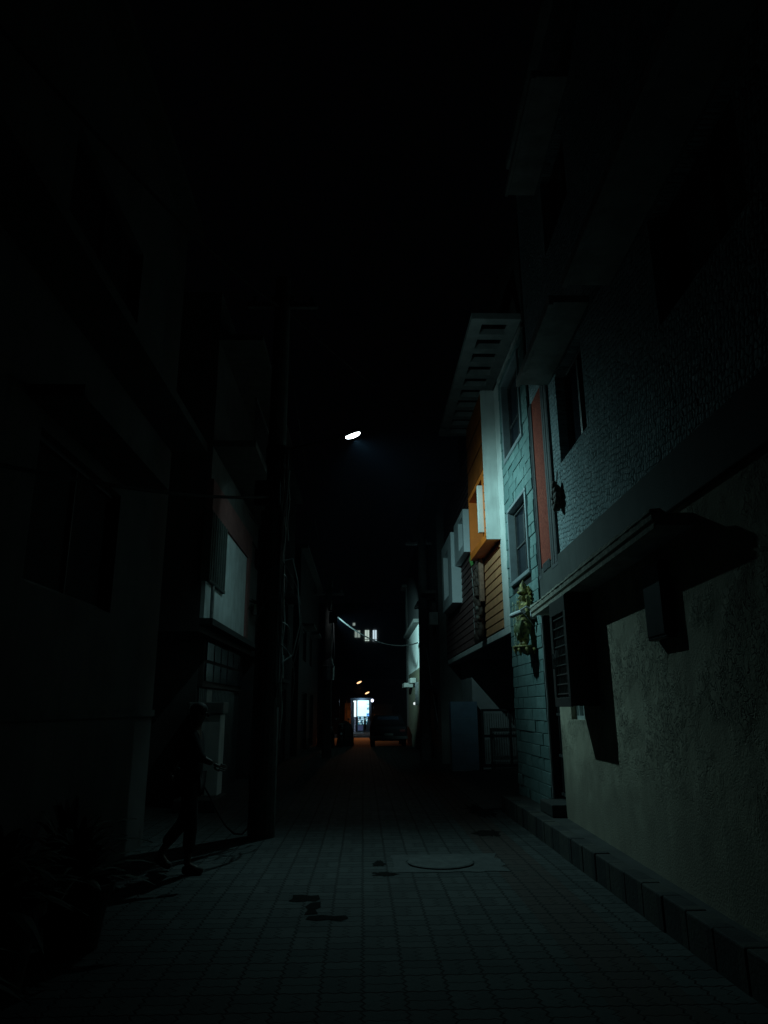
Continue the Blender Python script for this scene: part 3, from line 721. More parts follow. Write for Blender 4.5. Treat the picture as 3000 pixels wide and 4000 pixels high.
# street lamp on a bent arm
LP = Vector((-.18, 11.6, 6.15))
SL = thing('street_lamp', 'lit oval street lamp on a long arm above the lane', 'street lamp', (-1.25, 10.1, 5.2))
aax = (LP-Vector((-1.22, 10.15, 5.3))).normalized()
b = MB(); b.tube([(-1.3, 10.1, 5.15), (-1.22, 10.15, 5.3), (-1.0, 10.47, 5.5), LP-aax*.26], .026, 8); b.cyl((-1.27, 10.1, 5.1), (-1.27, 10.1, 5.35), .17, n=12); obj('arm', b, m_lampbody, SL)
nrm = Vector((.42, .22, -.88)); nrm = (nrm-aax*nrm.dot(aax)).normalized(); wid = nrm.cross(aax).normalized()
RM = Matrix((aax, wid, -nrm)).transposed()
b = MB(); b.ball(LP-nrm*.045, .31, .135, .05, 18, 8, m=RM); obj('housing', b, m_lampbody, SL, smooth=True)
b = MB(); b.ball(LP, .2, .1, .048, 20, 10, m=RM); obj('lens', b, emis('lamp_glow', (.85, .97, 1), 9), SL, smooth=True)
def lamp(name, loc, energy, col, rad, parent=None, cone=None, aim=None):
    L = bpy.data.lights.new(name, 'SPOT' if cone else 'POINT'); L.energy = energy; L.color = col; L.shadow_soft_size = rad
    o = bpy.data.objects.new(name, L); COL.objects.link(o); o.location = loc
    if cone: L.spot_size = cone; L.spot_blend = 1; o.rotation_euler = (Vector(aim)-Vector(loc)).to_track_quat('-Z', 'Y').to_euler()
    if parent: adopt(o, parent)
    return o, L
lo, L = lamp('lamp_light', LP+nrm*.1, 520, LED, .03, SL)
# luminaire distribution: wide throw to the sides, little straight down
L.use_nodes = True; nt = L.node_tree
em = [n for n in nt.nodes if n.type == 'EMISSION'][0]
ge = nt.nodes.new('ShaderNodeNewGeometry'); dx, dy, dz = sep(nt, ge.outputs['Incoming'])
def dotn(v): return dx*v[0]+dy*v[1]+dz*v[2]
LN = Vector((.42, .17, -.89)).normalized(); VN = Vector((0, .42, -.9)).normalized()
front = dotn(LN).max(0); front = front*front.step(.05, .66)
nad = dotn(VN).step(.52, .9)
back_ = dotn((0, -1, 0)).step(.62, .97)
left_ = dotn(Vector((-.85, -.5, 0)).normalized()).step(.36, .68)
far_ = dotn(Vector((.06, .97, -.24)).normalized()).step(.965, .99)
upl = dx.step(.15, .5)*dz.step(-.3, .1)*(dy*-1).step(0, .4)*-.024 + dx.step(.15, .5)*dz.step(-.3, .1)*.026
fwdl = dotn(Vector((.42, .9, -.12)).normalized()).step(.88, .985)*(dz.step(-.05, .2)*-1+1)*.2 + dotn(Vector((-.58, .68, -.45)).normalized()).step(.86, .99)*.12
I = front*(nad*-.96+1)*(back_*-.6+1)*(left_*-.97+1)*(far_*-.94+1) + upl + fwdl*(far_*-.94+1)
nt.links.new(I.k, em.inputs['Strength'])

P2 = pole('utility_pole', 'far utility pole carrying a drum shaped cable box and lit cables', -1.22, 25.5, 6.0, .16, .12)
b = MB(); b.lathe((-1.2, 25.5, 2.55), [(.2, 0), (.205, .42), (.22, .44), (.22, .47), (.19, .5), (.17, .62), (.15, .66), (.1, .85), (.08, .9)], 18); obj('cable_drum', b, mat('drum_metal', (.3, .31, .33), .3, .2, 9, .1, 60, metal=.6), P2)
b = MB(); b.tube([(-1.03, 25.4, 4.78), (-1.02, 25.35, 4.2), (-1.08, 25.35, 3.5), (-1.1, 25.4, 3.1)], .018, 6); b.tube([(-1.03, 25.4, 4.3), (-1.0, 25.35, 4.0), (-.98, 25.35, 3.4), (-1.04, 25.4, 3.05)], .016, 6); obj('drop_cable', b, m_cable2, P2)
HL = thing('street_lamp', 'hooded street lamp turned away on the far pole', 'street lamp', (-1.0, 24.85, 4.4))
b = MB(); b.tube([(-1.2, 25.4, 4.95), (-1.1, 25.1, 4.9), (-1.0, 24.8, 4.81)], .025, 8); obj('arm', b, m_lampbody, HL)
b = MB(); b.box(-1.14, -.88, 24.72, 24.76, 4.42, 4.8); b.box(-1.14, -.88, 24.761, 25.0, 4.76, 4.8); b.box(-1.16, -1.141, 24.72, 25.0, 4.42, 4.8); obj('hood', b, m_lampbody, HL)
b = MB(); b.box(-1.06, -.95, 24.77, 24.79, 4.54, 4.68); obj('lens', b, MATS['lamp_glow'], HL)
lo2, L2 = lamp('lamp_light', (-.99, 24.86, 4.6), 3300, LED, .05, HL, R(50), (2.3, 31.4, 3.9))
P3 = pole('utility_pole', 'dark right-hand utility pole in front of the lit white wall', 2.02, 24.0, 7.5, .19, .14)
b = MB(); b.tube([(2.0, 24, 4.3), (2.25, 23.6, 2.0), (2.5, 23.2, .1)], .012, 6); obj('stay_wire', b, m_cable2, P3)

def cable(label, pts, rad, sag, m=m_cable, name='overhead_cable', group=None):
    b = MB(); a, c = Vector(pts[0]), Vector(pts[1])
    b.tube([a+(c-a)*(i/24)-Vector((0, 0, sag*4*(i/24)*(1-i/24))) for i in range(25)], rad, 6)
    return tag(obj(name, b, m), label, 'cable', group)
cable('pale cable slung from the far pole across the lane, lit by the hidden lamp', ((-1.04, 25.4, 4.85), (2.28, 30, 4.2)), .024, .5, mat('dusty_grey_cable', (.022, .023, .023), .7, .2, 10, 0, spec=.1))
cable('black cable running from the near pole along the left house front', ((-1.3, 10.1, 7.7), (-2.6, 1.0, 5.2)), .016, .3)
cable('thick black cable from the near pole low across the left house', ((-1.3, 10.1, 4.6), (-2.66, 4.0, 3.1)), .02, .12)
cable('thin cable stretched down the lane between the two left poles', ((-1.3, 10.1, 7.75), (-1.22, 25.5, 5.6)), .014, .3)
cable('thin cable crossing from the near pole to the modern house roof', ((-1.25, 10.1, 7.7), (2.3, 18.5, 9.05)), .01, .25)

# ------------------------------------------------------------------ LEFT: near house
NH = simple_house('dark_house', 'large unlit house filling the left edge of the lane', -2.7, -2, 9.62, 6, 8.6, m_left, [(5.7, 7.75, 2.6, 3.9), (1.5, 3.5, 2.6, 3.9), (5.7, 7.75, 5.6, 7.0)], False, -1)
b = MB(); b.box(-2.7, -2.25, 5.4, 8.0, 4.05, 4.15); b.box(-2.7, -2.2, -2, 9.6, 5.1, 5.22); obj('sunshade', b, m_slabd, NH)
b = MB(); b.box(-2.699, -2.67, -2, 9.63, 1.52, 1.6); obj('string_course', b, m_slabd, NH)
# gate pier in the gap
GP = thing('gate_pier', 'pale square gate pier in the gap behind the walking person', 'pier', (-2.6, 12.9, 0))
b = MB(); b.box(-2.95, -2.44, 12.9, 13.3, .2, 1.52); obj('shaft', b, m_white, GP, bevel=.015)
b = MB(); b.box(-3.0, -2.39, 12.86, 13.35, 1.5201, 1.72); obj('cap', b, mat('pier_cap_cement', (.2, .21, .2), .8, .2, 5, .3, 60), GP, bevel=.02)
b = MB(); b.box(-3.05, -2.36, 12.4, 13.4, 0, .199); obj('plinth', b, m_pave, GP, bevel=.02)
# panel house
LH = thing('panel_house', 'left house with one lit pale wall panel above dark shutters', 'house', (-2.65, 14.8, 0))
LW = lambda y, o, z: (-2.65+o, y, z)
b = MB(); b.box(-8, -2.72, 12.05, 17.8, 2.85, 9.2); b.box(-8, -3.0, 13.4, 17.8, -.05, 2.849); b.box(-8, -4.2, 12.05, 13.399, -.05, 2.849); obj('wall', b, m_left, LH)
b = MB(); b.box(-2.719, -2.65, 12.05, 16.14, 3.07, 4.93); obj('pale_panel', b, m_panel, LH)
b = MB(); b.box(-2.719, -2.61, 12.05, 16.6, 4.931, 5.5); b.box(-2.719, -2.61, 16.141, 16.5, 3.0, 4.93); obj('reddish_band', b, m_red_band, LH)
b = MB(); b.box(-2.719, -2.64, 16.501, 17.8, 3.0, 4.93); b.box(-2.719, -2.66, 12.05, 17.8, 5.501, 9.2); obj('upper_plaster', b, m_far, LH)
b = MB()
for k in range(14): b.box(-2.649, -2.605+.012*(k % 2), 12.1+k*.098, 12.185+k*.098, 3.74, 4.925)
b.box(-2.649, -2.59, 12.08, 13.5, 3.69, 3.738); b.box(-2.74, -2.59, 12.02, 12.049, 3.69, 4.93)
obj('blind', b, mat('dark_slat_blind', (.05, .06, .055), .7, .3, 9, .3, 60), LH)
b = MB(); b.box(-2.719, -2.5, 12.05, 17.8, 2.96, 3.066); obj('ledge', b, mat('dark_ledge', (.03, .033, .033), .8, .2, 6, .3, 60), LH)
b = MB()
for k in range(6):
    for j in range(2): b.box(-2.9, -2.86, 13.5+k*.7, 14.1+k*.7, 2.1+j*.38, 2.42+j*.38)
obj('ventilator', b, m_glass, LH)
b = MB(); b.box(-2.999, -2.9, 13.42, 17.78, 2.86-.86, 2.849); obj('grid_wall', b, mat('grid_wall_plaster', (.06, .05, .047), .8, .2, 6, .3, 60), LH)
b = MB()
for k in range(28): b.box(-2.999, -2.96, 13.45+k*.155, 13.58+k*.155, .0, 1.98)
obj('shutter', b, mat('shutter_steel', (.07, .08, .08), .5, .2, 7, .2, 60, metal=.4), LH)
b = MB(); b.box(-2.955, -2.94, 14.05, 14.5, 1.55, 1.98); part(obj('notice', b, mat('faded_paper', (.3, .3, .28), .8, .1, 20, .1, 60), LH), 'pale paper notice pasted on the shutter')
b = MB()
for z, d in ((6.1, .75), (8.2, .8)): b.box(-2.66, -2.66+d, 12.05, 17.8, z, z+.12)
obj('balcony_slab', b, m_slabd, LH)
b = MB()
for k in range(40): b.box(-1.95, -1.93, 12.1+k*.14, 12.12+k*.14, 6.221, 7.0)
b.box(-1.96, -1.92, 12.05, 17.8, 7.001, 7.05); obj('balcony_rail', b, m_iron, LH)
# window box with bird-of-paradise plant on the panel column
b = MB(); b.cyl((-2.62, 12.52, 3.067), (-2.62, 12.52, 3.688), .03, n=10); obj('downpipe', b, m_iron, LH)
pl = thing('wall_plant', 'spiky plant growing out of the left house column', 'plant', (-2.55, 16.9, 3.9))
def spikes(bm, c, n, ln, rad, updir=.6, spread=1, wd=.03):
    c = Vector(c)
    for i in range(n):
        a = random.uniform(0, 2*math.pi); e = random.uniform(updir-.4, updir+.5); l = ln*random.uniform(.6, 1.1)
        d = Vector((math.cos(a)*math.cos(e)*spread, math.sin(a)*math.cos(e)*spread, math.sin(e))); side = d.cross(Vector((0, 0, 1))).normalized()*wd*random.uniform(.7, 1.2)
        pts = []
        for k in range(6):
            q = k/5; pp = c+d*l*q-Vector((0, 0, l*.45*q*q)); w = side*(math.sin(math.pi*min(1, q*.85+.12))+.02)
            pts += [pp-w, pp+Vector((0, 0, .006))*1, pp+w]
        bm.add(pts, [(3*k, 3*k+1, 3*k+4, 3*k+3) for k in range(5)]+[(3*k+1, 3*k+2, 3*k+5, 3*k+4) for k in range(5)])
random.seed(5)
b = MB(); spikes(b, (-2.5, 16.8, 3.95), 26, .55, 0, .3, 1, .03); obj('leaves', b, m_leaf, pl)
b = MB(); b.lathe((-2.5, 16.8, 3.7), [(.08, 0), (.13, .25), (.1, .25)], 10); obj('pot', b, m_pot, pl)
L3 = simple_house('dim_house', 'dim house on the left just past the panel house', -2.5, 18.2, 25.9, 6, 9.0, MATS['unlit_plaster'], [(19.5, 21, 3.6, 4.9), (22.5, 24, 3.6, 4.9), (19.5, 21, .9, 2.2), (22.6, 24.2, .0, 2.2), (19.5, 21, 6.4, 7.7)], True, -1)
L4 = simple_house('shuttered_house', 'farthest left house near the main road corner', -2.3, 26.3, 37.6, 6, 7.4, MATS['unlit_plaster'], [(28, 29.6, 3.4, 4.6), (31.5, 33, 3.4, 4.6), (28, 30.5, .0, 2.2), (32, 34.5, 0.0, 2.2)], True, -1)
R6 = simple_house('corner_house', 'dark house at the right corner of the main road', 2.25, 36.6, 37.9, 6, 7.6, m_far, [], False, 1)

# ------------------------------------------------------------------ person walking
PW = thing('person', 'person in dark shirt and trousers mid-stride beside the left house', 'person', (-1.72, 8.05, 0))
def hand(nd, ed, base, root, d, palm_n, s=1.0, pre='h', curl=.5):
    """adds five fingers as own chains to dicts"""
    d = Vector(d).normalized(); n_ = Vector(palm_n).normalized(); sd = d.cross(n_).normalized()
    B = Vector(base)
    return B, d, n_, sd
def hand_obj(wrist, d, n_, parent, s=1.0, curl=.55):
    d = Vector(d).normalized(); n_ = Vector(n_); n_ = (n_-d*n_.dot(d)).normalized(); sd = d.cross(n_).normalized(); w = Vector(wrist)
    nd = {'w': (*w, .022*s), 'p': (*(w+d*.045*s), (.034*s, .016*s)), 'k': (*(w+d*.085*s), (.036*s, .015*s))}
    skin('hand', nd, chain('w', 'p', 'k'), m_skin, parent, 1)
    for i, (off, ln) in enumerate(((-.030, .066), (-.010, .076), (.010, .072), (.028, .056))):
        q = w+d*.07*s+sd*off*s; nd = {'r': (*q, .0095*s)}; dd = d.copy(); pp = q+d*.02*s; ks = ['r', 'k0']; nd['k0'] = (*pp, .0092*s)
        for j in range(3):
            dd = (dd*math.cos(curl*.6)+n_*math.sin(curl*.6)).normalized(); pp = pp+dd*ln*s*(.45, .32, .23)[j]; nd['k%d' % (j+1)] = (*pp, (.0085-.0008*j)*s); ks.append('k%d' % (j+1))
        skin('finger', nd, chain(*ks), m_skin, parent, 1)
    q = w+d*.025*s-sd*.02*s; t1 = (d*.6-sd*.7+n_*.3).normalized(); t2 = (d*.9-sd*.2+n_*.35).normalized()
    nd = {'r': (*q, .012*s), 'a': (*(q+t1*.03*s), .0115*s), 'b': (*(q+t1*.03*s+t2*.03*s), .010*s), 'c': (*(q+t1*.03*s+t2*.055*s), .008*s)}
    skin('thumb', nd, chain('r', 'a', 'b', 'c'), m_skin, parent, 1)
def person(PW, x, y, z0, k=1.0, stride=.30, arm_f=(.26, 1.06), arm_b=(-.26, .95), face=1, shirt=m_shirt, trous=m_trous, fine=True):
    P3 = lambda dx, dy, dz: (x+dx*face*k, y+dy*k, z0+dz*k)
    N = lambda dx, dy, dz, rr: (*P3(dx, dy, dz), rr*k if not isinstance(rr, tuple) else tuple(q*k for q in rr))
    nd = {'pel': N(0, 0, .90, .115), 'wai': N(0, 0, 1.03, .105), 'che': N(.01, 0, 1.24, .13), 'nb': N(.01, 0, 1.40, .06), 'nk': N(.03, 0, 1.46, .052), 'hd': N(.05, 0, 1.545, .082), 'ht': N(.045, 0, 1.62, .075),
          'hipa': N(0, -.09, .86, .085), 'kna': N(.05, -.1, .47, .055), 'ana': N(.03, -.1, .09, .038), 'toa': N(.16, -.1, .04, .033),
          'hipb': N(0, .09, .86, .085), 'knb': N(-.06, .1, .48, .055), 'anb': N(-stride, .1, .16, .038), 'tob': N(-stride+.09, .1, .05, .033),
          'sha': N(.0, -.19, 1.36, .055), 'ela': N(arm_f[0]*.5, -.22, 1.12, .042), 'wra': N(arm_f[0], -.2, arm_f[1], .028),
          'shb': N(.0, .19, 1.36, .055), 'elb': N(arm_b[0]*.7, .22, 1.13, .042), 'wrb': N(arm_b[0], .2, arm_b[1], .028)}
    ed = chain('pel', 'wai', 'che', 'nb', 'nk', 'hd', 'ht')+chain('pel', 'hipa', 'kna', 'ana', 'toa')+chain('pel', 'hipb', 'knb', 'anb', 'tob')+chain('che', 'sha', 'ela', 'wra')+chain('che', 'shb', 'elb', 'wrb')
    skin('body', nd, ed, m_skin, PW)
    g = lambda n, a: (*nd[n][:3], nd[n][3]+a*k)
    sh = {'wai': g('wai', .022), 'pel': (*P3(0, 0, .84), .135*k), 'che': g('che', .02), 'nb': g('nb', .02)}
    for s in 'ab': sh.update({'sh'+s: g('sh'+s, .018), 'm'+s: (*((Vector(nd['sh'+s][:3])+Vector(nd['el'+s][:3]))/2), .06*k), 'el'+s: g('el'+s, .012), 'c'+s: (*((Vector(nd['el'+s][:3])*.55+Vector(nd['wr'+s][:3])*.45)), .046*k)})
    skin('shirt', sh, chain('wai', 'pel')+chain('wai', 'che', 'nb')+chain('che', 'sha', 'ma', 'ela', 'ca')+chain('che', 'shb', 'mb', 'elb', 'cb'), shirt, PW)
    tr = {'pel': g('pel', .012)}
    for s in 'ab': tr.update({'hip'+s: g('hip'+s, .014), 'kn'+s: g('kn'+s, .02), 'hem'+s: (*(Vector(nd['kn'+s][:3])*.17+Vector(nd['an'+s][:3])*.83+Vector((0, 0, .03))), .062*k)})
    skin('trousers', tr, chain('pel', 'hipa', 'kna', 'hema')+chain('pel', 'hipb', 'knb', 'hemb'), trous, PW)
    for s in 'ab':
        a_, t_ = Vector(nd['an'+s][:3]), Vector(nd['to'+s][:3]); dn = (t_-a_)
        heel = a_-Vector((.05*face*k, 0, .045*k)) if s == 'a' else a_-Vector((.05*face*k, 0, .03*k))
        skin('shoe', {'h': (*heel, .04*k), 'm': (*(heel*.5+t_*.5), .044*k), 't': (*t_, .043*k), 'e': (*(t_+Vector((.04*face*k, 0, -.004))), .034*k)}, chain('h', 'm', 't', 'e'), m_pot, PW)
    b = MB(); h0 = Vector(nd['hd'][:3]); b.ball(h0+Vector((-.012*face*k, 0, .045*k)), .1*k, .088*k, .085*k, 14, 9); b.ball(h0+Vector((-.045*face*k, 0, -.01*k)), .062*k, .08*k, .08*k, 12, 8); obj('hair', b, m_hair, PW, smooth=True)
    for nm_, v_, r_, m_ in (('nose', (.09*face, 0, -.005), (.016, .012, .02), m_skin), ('mouth', (.078*face, 0, -.045), (.01, .024, .007), m_skin), ('ear', (.01*face, .083, 0), (.02, .01, .03), m_skin), ('ear', (.01*face, -.083, 0), (.02, .01, .03), m_skin),
                            ('eye', (.074*face, .032, .022), (.008, .013, .008), mat('eye_white', (.5, .5, .5), .3, .1, 9, 0)), ('eye', (.074*face, -.032, .022), (.008, .013, .008), mat('eye_white', (.5, .5, .5), .3, .1, 9, 0))):
        b = MB(); b.ball(h0+Vector(v_)*k, *[q*k for q in r_], 8, 6); obj(nm_, b, m_, PW, smooth=True)
    if fine:
        for s, q in (('a', .3), ('b', -.1)):
            w_ = Vector(nd['wr'+s][:3]); e_ = Vector(nd['el'+s][:3]); hand_obj(w_, (w_-e_), (0, .9 if s == 'a' else -.9, .2), PW, k)
person(PW, -1.80, 8.05, 0, 1.0)

# ------------------------------------------------------------------ potted plants by the left wall
random.seed(21)
def pot_plant(label, x, y, pr, ph, leaves, ln, wd, updir=.7):
    t = thing('potted_plant', label, 'plant', (x, y, 0), 'potted plants along the left wall')
    b = MB(); b.lathe((x, y, 0), [(pr*.72, 0), (pr*.95, ph*.85), (pr*1.06, ph*.86), (pr*1.06, ph), (pr*.93, ph), (pr*.9, ph-.05)], 22); obj('pot', b, m_pot, t)
    b = MB(); b.lathe((x, y, ph-.06), [(pr*.9, 0), (pr*.5, .02), (.01, .025)], 16); obj('soil', b, m_soil, t)
    b = MB(); spikes(b, (x, y, ph), leaves, ln, 0, updir, 1, wd); spikes(b, (x, y, ph+.15), leaves//2, ln*.8, 0, updir+.3, 1, wd); obj('leaves', b, m_leaf, t)
pot_plant('arching leafy plant in the dark pot nearest the walking person', -2.02, 5.65, .24, .42, 46, .62, .035)
pot_plant('broad leafed plant in the widest pot, at the bottom left', -2.2, 4.75, .3, .5, 60, .7, .05, .5)
pot_plant('tall spiky plant in a narrow pot close to the left wall', -2.45, 6.5, .2, .38, 40, .85, .03, 1.0)
pot_plant('low drooping plant in a pot at the lower left corner', -2.15, 3.9, .24, .4, 46, .55, .04, .3)

# ------------------------------------------------------------------ parked vehicles at the far end
C0 = thing('parked_car', 'dark parked car seen from behind at the far right of the lane', 'car', (1.15, 35.2, gz(35)))
zc = gz(35)
prof = [(33.3, .35, .78, .70), (33.35, .3, .92, .74), (33.75, .28, 1.0, .78), (34.3, .27, 1.38, .62), (35.6, .27, 1.42, .62), (36.3, .27, 1.02, .76), (37.1, .3, .9, .74), (37.25, .36, .72, .68)]
b = MB(); ringn = 0
for y, zb, zt, hw in prof:
    mz = min(zt, .92)
    ring = [(1.15-.78, y, zc+zb), (1.15+.78, y, zc+zb), (1.15+.82, y, zc+.6), (1.15+.8, y, zc+mz), (1.15+hw, y, zc+zt), (1.15-hw, y, zc+zt), (1.15-.8, y, zc+mz), (1.15-.82, y, zc+.6)]
    b.v += ring
    if ringn: a = 8*(ringn-1); b.f += [(a+k, a+(k+1) % 8, a+8+(k+1) % 8, a+8+k) for k in range(8)]
    ringn += 1
b.f += [tuple(range(7, -1, -1)), tuple(8*(ringn-1)+k for k in range(8))]
obj('body', b, m_car, C0, bevel=.04)
b = MB(); b.hexa([(.62, 33.83, zc+1.05), (1.68, 33.83, zc+1.05), (1.68, 33.85, zc+1.04), (.62, 33.85, zc+1.04), (.68, 34.22, zc+1.33), (1.62, 34.22, zc+1.33), (1.62, 34.24, zc+1.32), (.68, 34.24, zc+1.32)]); obj('rear_window', b, m_glass, C0)
for sx in (-.7, .7):
    for y in (34.0, 36.5):
        b = MB(); b.cyl((1.15+sx-.09, y, zc+.3), (1.15+sx+.09, y, zc+.3), .3, n=20); w_ = obj('wheel', b, m_rubber, C0)
        b = MB(); b.cyl((1.15+sx-.1, y, zc+.3), (1.15+sx+.1, y, zc+.3), .18, n=14); obj('rim', b, m_iron, w_)
for sx in (-.62, .62):
    b = MB(); b.box(1.15+sx-.12, 1.15+sx+.12, 33.27, 33.31, zc+.68, zc+.78); obj('tail_light', b, mat('tail_light_red', (.04, .004, .004), .3, .1, 5, 0), C0, bevel=.01)
b = MB(); b.box(.3, 2.0, 33.22, 33.32, zc+.36, zc+.5); obj('bumper', b, m_rubber, C0, bevel=.03)
b = MB(); b.box(.95, 1.35, 33.2, 33.215, zc+.52, zc+.62); obj('number_plate', b, mat('blank_plate', (.05, .05, .045), .5, .1, 5, 0), C0)
def scooter(label, x, y, s=1):
    z = gz(y); t = thing('parked_scooter', label, 'scooter', (x, y, z), 'scooters parked at the far left')
    for yy_ in (y-.62, y+.62):
        b = MB(); N = 20
        for i in range(N):
            a = 2*math.pi*i/N
            for (rr, dxx) in ((.25, -.05), (.25, .05), (.15, .05), (.15, -.05)): b.v.append((x+dxx, yy_+rr*math.cos(a), z+.25+rr*math.sin(a)))
        b.f = [(4*i+k, 4*i+(k+1) % 4, 4*((i+1) % N)+(k+1) % 4, 4*((i+1) % N)+k) for i in range(N) for k in range(4)]
        w_ = obj('wheel', b, m_rubber, t)
        b = MB(); b.cyl((x-.04, yy_, z+.25), (x+.04, yy_, z+.25), .15, n=14); obj('rim', b, m_iron, w_)
    b = MB(); b.tube([(x, y-.75, z+.62), (x, y-.4, z+.66), (x, y, z+.45), (x, y+.3, z+.32), (x, y+.45, z+.45), (x, y+.5, z+.85)], [.12, .17, .15, .13, .15, .09], 12); obj('body', b, m_car, t, smooth=True)
    b = MB(); b.tube([(x, y-.7, z+.8), (x, y-.35, z+.82), (x, y-.02, z+.74)], [.08, .12, .08], 10); obj('seat', b, m_rubber, t, smooth=True)
    b = MB(); b.tube([(x-.33, y+.42, z+1.0), (x, y+.5, z+.98), (x+.33, y+.42, z+1.0)], .02, 8); b.tube([(x, y+.62, z+.25), (x, y+.5, z+.98)], .03, 8); obj('handlebar', b, m_iron, t)
    for sx in (-.3, .3):
        b = MB(); b.tube([(x+sx*.9, y+.42, z+1.0), (x+sx, y+.42, z+1.16)], .007, 6); b.ball((x+sx, y+.42, z+1.2), .06, .012, .045, 10, 6); obj('mirror', b, m_iron, t)
    b = MB(); b.cyl((x, y-.8, z+.6), (x, y-.77, z+.6), .05, n=12); obj('reflector', b, mat('clear_reflector', (.6, .6, .6), .15, .1, 5, 0), t)
scooter('dark scooter parked close to the left house, rear turned to us', -1.35, 31.5)
scooter('second dark scooter, nearer the middle of the lane', -.95, 34.0)
def covered(label, x, y):
    z = gz(y); b = MB(); n = 20; prof = [(0, .42, .95), (.35, .40, .98), (.7, .36, .96), (.95, .3, .8), (1.1, .16, .45), (1.16, .02, .1)]
    for h, rx, ry in prof:
        for i in range(n):
            a = 2*math.pi*i/n; f = 1+.07*math.sin(5*a+h*3)*(1-h*.6)
            b.v.append((x+rx*f*math.cos(a), y+ry*f*math.sin(a), z+h))
    b.f = [(j*n+i, j*n+(i+1) % n, (j+1)*n+(i+1) % n, (j+1)*n+i) for j in range(len(prof)-1) for i in range(n)]+[tuple(range((len(prof)-1)*n, len(prof)*n))]
    return tag(obj('covered_motorbike', b, mat('dark_tarpaulin', (.012, .012, .013), .7, .3, 8, .3, 30), smooth=True), label, 'motorbike')
covered('motorbike under a dark sheet at the left edge, nearest the two scooters', -.85, 36.2)
covered('motorbike under a dark sheet against the wall of the shuttered house', -1.75, 35.4)

# ------------------------------------------------------------------ across the main road: shop
D = 75.0; fz = gz(D)
SH = thing('corner_shop', 'small brightly lit shop facing the end of the lane', 'shop', (-.2, D, fz))
b = MB(); b.box(-1.15, .95, D+1.8, D+1.9, fz, 2.6); b.box(-1.2, -1.1, D-.1, D+1.8, fz, 2.6); b.box(.72, .85, D-.1, D+1.8, fz, 2.6); b.box(-1.25, 1.0, D-.2, D+1.9, 2.42, 2.6)
obj('walls', b, mat('shop_wall', (.05, .07, .09), .7, .2, 3, .2, 40), SH)
def m_lit():
    m, nt, b = newmat('lit_shop_board'); v = objvec(nt); x, y, z = sep(nt, v)
    n = noise(nt, v, 3, 3)
    right = x.gt(.42)*((z-1.55).abs().lt(.12)+(z-2.0).abs().lt(.04))*noise(nt, v, 9, 2).gt(.46)
    low = x.gt(.36)*z.lt(1.12)
    c = mixc(nt, right.op('MINIMUM', 1.0), (.55, .9, 1.0), (.03, .2, .3)); c = mixc(nt, low*.9, c, (.06, .3, .8))
    nt.links.new(c, b.inputs['Emission Color']); b.inputs['Emission Strength'].default_value = 1.5; b.inputs['Base Color'].default_value = (.1, .1, .1, 1)
    return m
b = MB(); b.box(-.54, .62, D+.0, D+.05, .82, 2.37); obj('light_board', b, m_lit(), SH, bevel=.03)
b = MB(); b.box(-.88, -.66, D+.0, D+.05, .78, 2.35); b.box(-.95, -.88, D+.0, D+.05, 2.2, 2.35); obj('light_strip', b, emis('shop_strip_glow', (.75, .95, 1), 1.4), SH)
b = MB(); b.cyl((-.61, D-.15, fz), (-.61, D-.15, 2.42), .05, n=10); obj('post', b, m_dark, SH)
random.seed(31)
goods = []
for k, (cc, st) in enumerate((((.35, .75, .95), .8), ((.1, .4, .55), .5), ((.7, .95, 1), 1.1), ((.03, .12, .3), .15))):
    b = MB()
    for i in range(26):
        xx = random.uniform(-.5, .4); zz = random.choice((.62, .42, .22, .02))+random.uniform(0, .06); w = random.uniform(.04, .12)
        b.box(xx, xx+w, D+.3+k*.012, D+.36+k*.012, zz, zz+random.uniform(.07, .17))
    part(obj('goods', b, emis('goods_glow_%d' % k, cc, st), SH), 'row of %s packets glowing by themselves on the shop shelves' % ('pale blue', 'teal', 'white', 'dark blue')[k])  # packets emit light themselves to look lit
b = MB()
for i in range(26): zz = -.75+i*.06; xx = random.uniform(-.9, -.8); b.box(xx, xx+random.uniform(.06, .16), D+.05, D+.1, zz, zz+random.uniform(.02, .05))
obj('hanging_packets', b, emis('packet_glow', (.55, .7, 1), .22), SH)  # emission painted on the packets as if shop light fell there
b = MB(); b.box(-.5, .02, D-.1, D+.2, fz+.35, -.05); obj('counter', b, emis('counter_glow', (.2, .3, .65), .12), SH)  # counter given a faint glow of its own in place of lighting
b = MB(); b.box(-1.1, .7, D-.6, D-.1, fz+.02, fz+.2); b.box(-1.1, .7, D-1.2, D-.6, fz+.01, fz+.1); obj('step', b, mat('shop_step', (.4, .5, .52), .7, .2, 6, .3, 40), SH)
lamp('shop_light', (-.1, D-.5, 2.2), 60, (.55, .8, 1), .3, SH)
PS = thing('person', 'person in dark clothes standing at the lit shop counter', 'person', (.22, D-.4, fz+.1))
person(PS, .22, D-.45, fz+.2, .92, .06, (.16, .98), (-.1, .8), -1, fine=False)
b = MB(); b.ball((.95, D-.6, 2.34), .14, .14, .16); tag(obj('globe_lamp', b, emis('globe_glow', (.75, .82, 1), 2.2), smooth=True), 'round bluish white lamp at the right edge of the shop', 'lamp')
bp = thing('poster_wall', 'orange lit wall with pasted posters left of the shop', 'wall', (-1.5, D-4, fz))
b = MB(); b.box(-1.72, -1.14, D-4.2, D-3.8, fz, 2.1); obj('wall_face', b, mat('poster_wall_plaster', (.45, .36, .28), .8, .4, 3, .3, 40, stain=.5), bp)
b = MB(); b.box(-1.3, -1.16, D-4.215, D-4.201, .4, .75); b.box(-1.32, -1.2, D-4.215, D-4.201, .0, .15); obj('poster', b, mat('poster_paper', (.6, .5, .4), .7, .3, 30, .1, 40), bp)
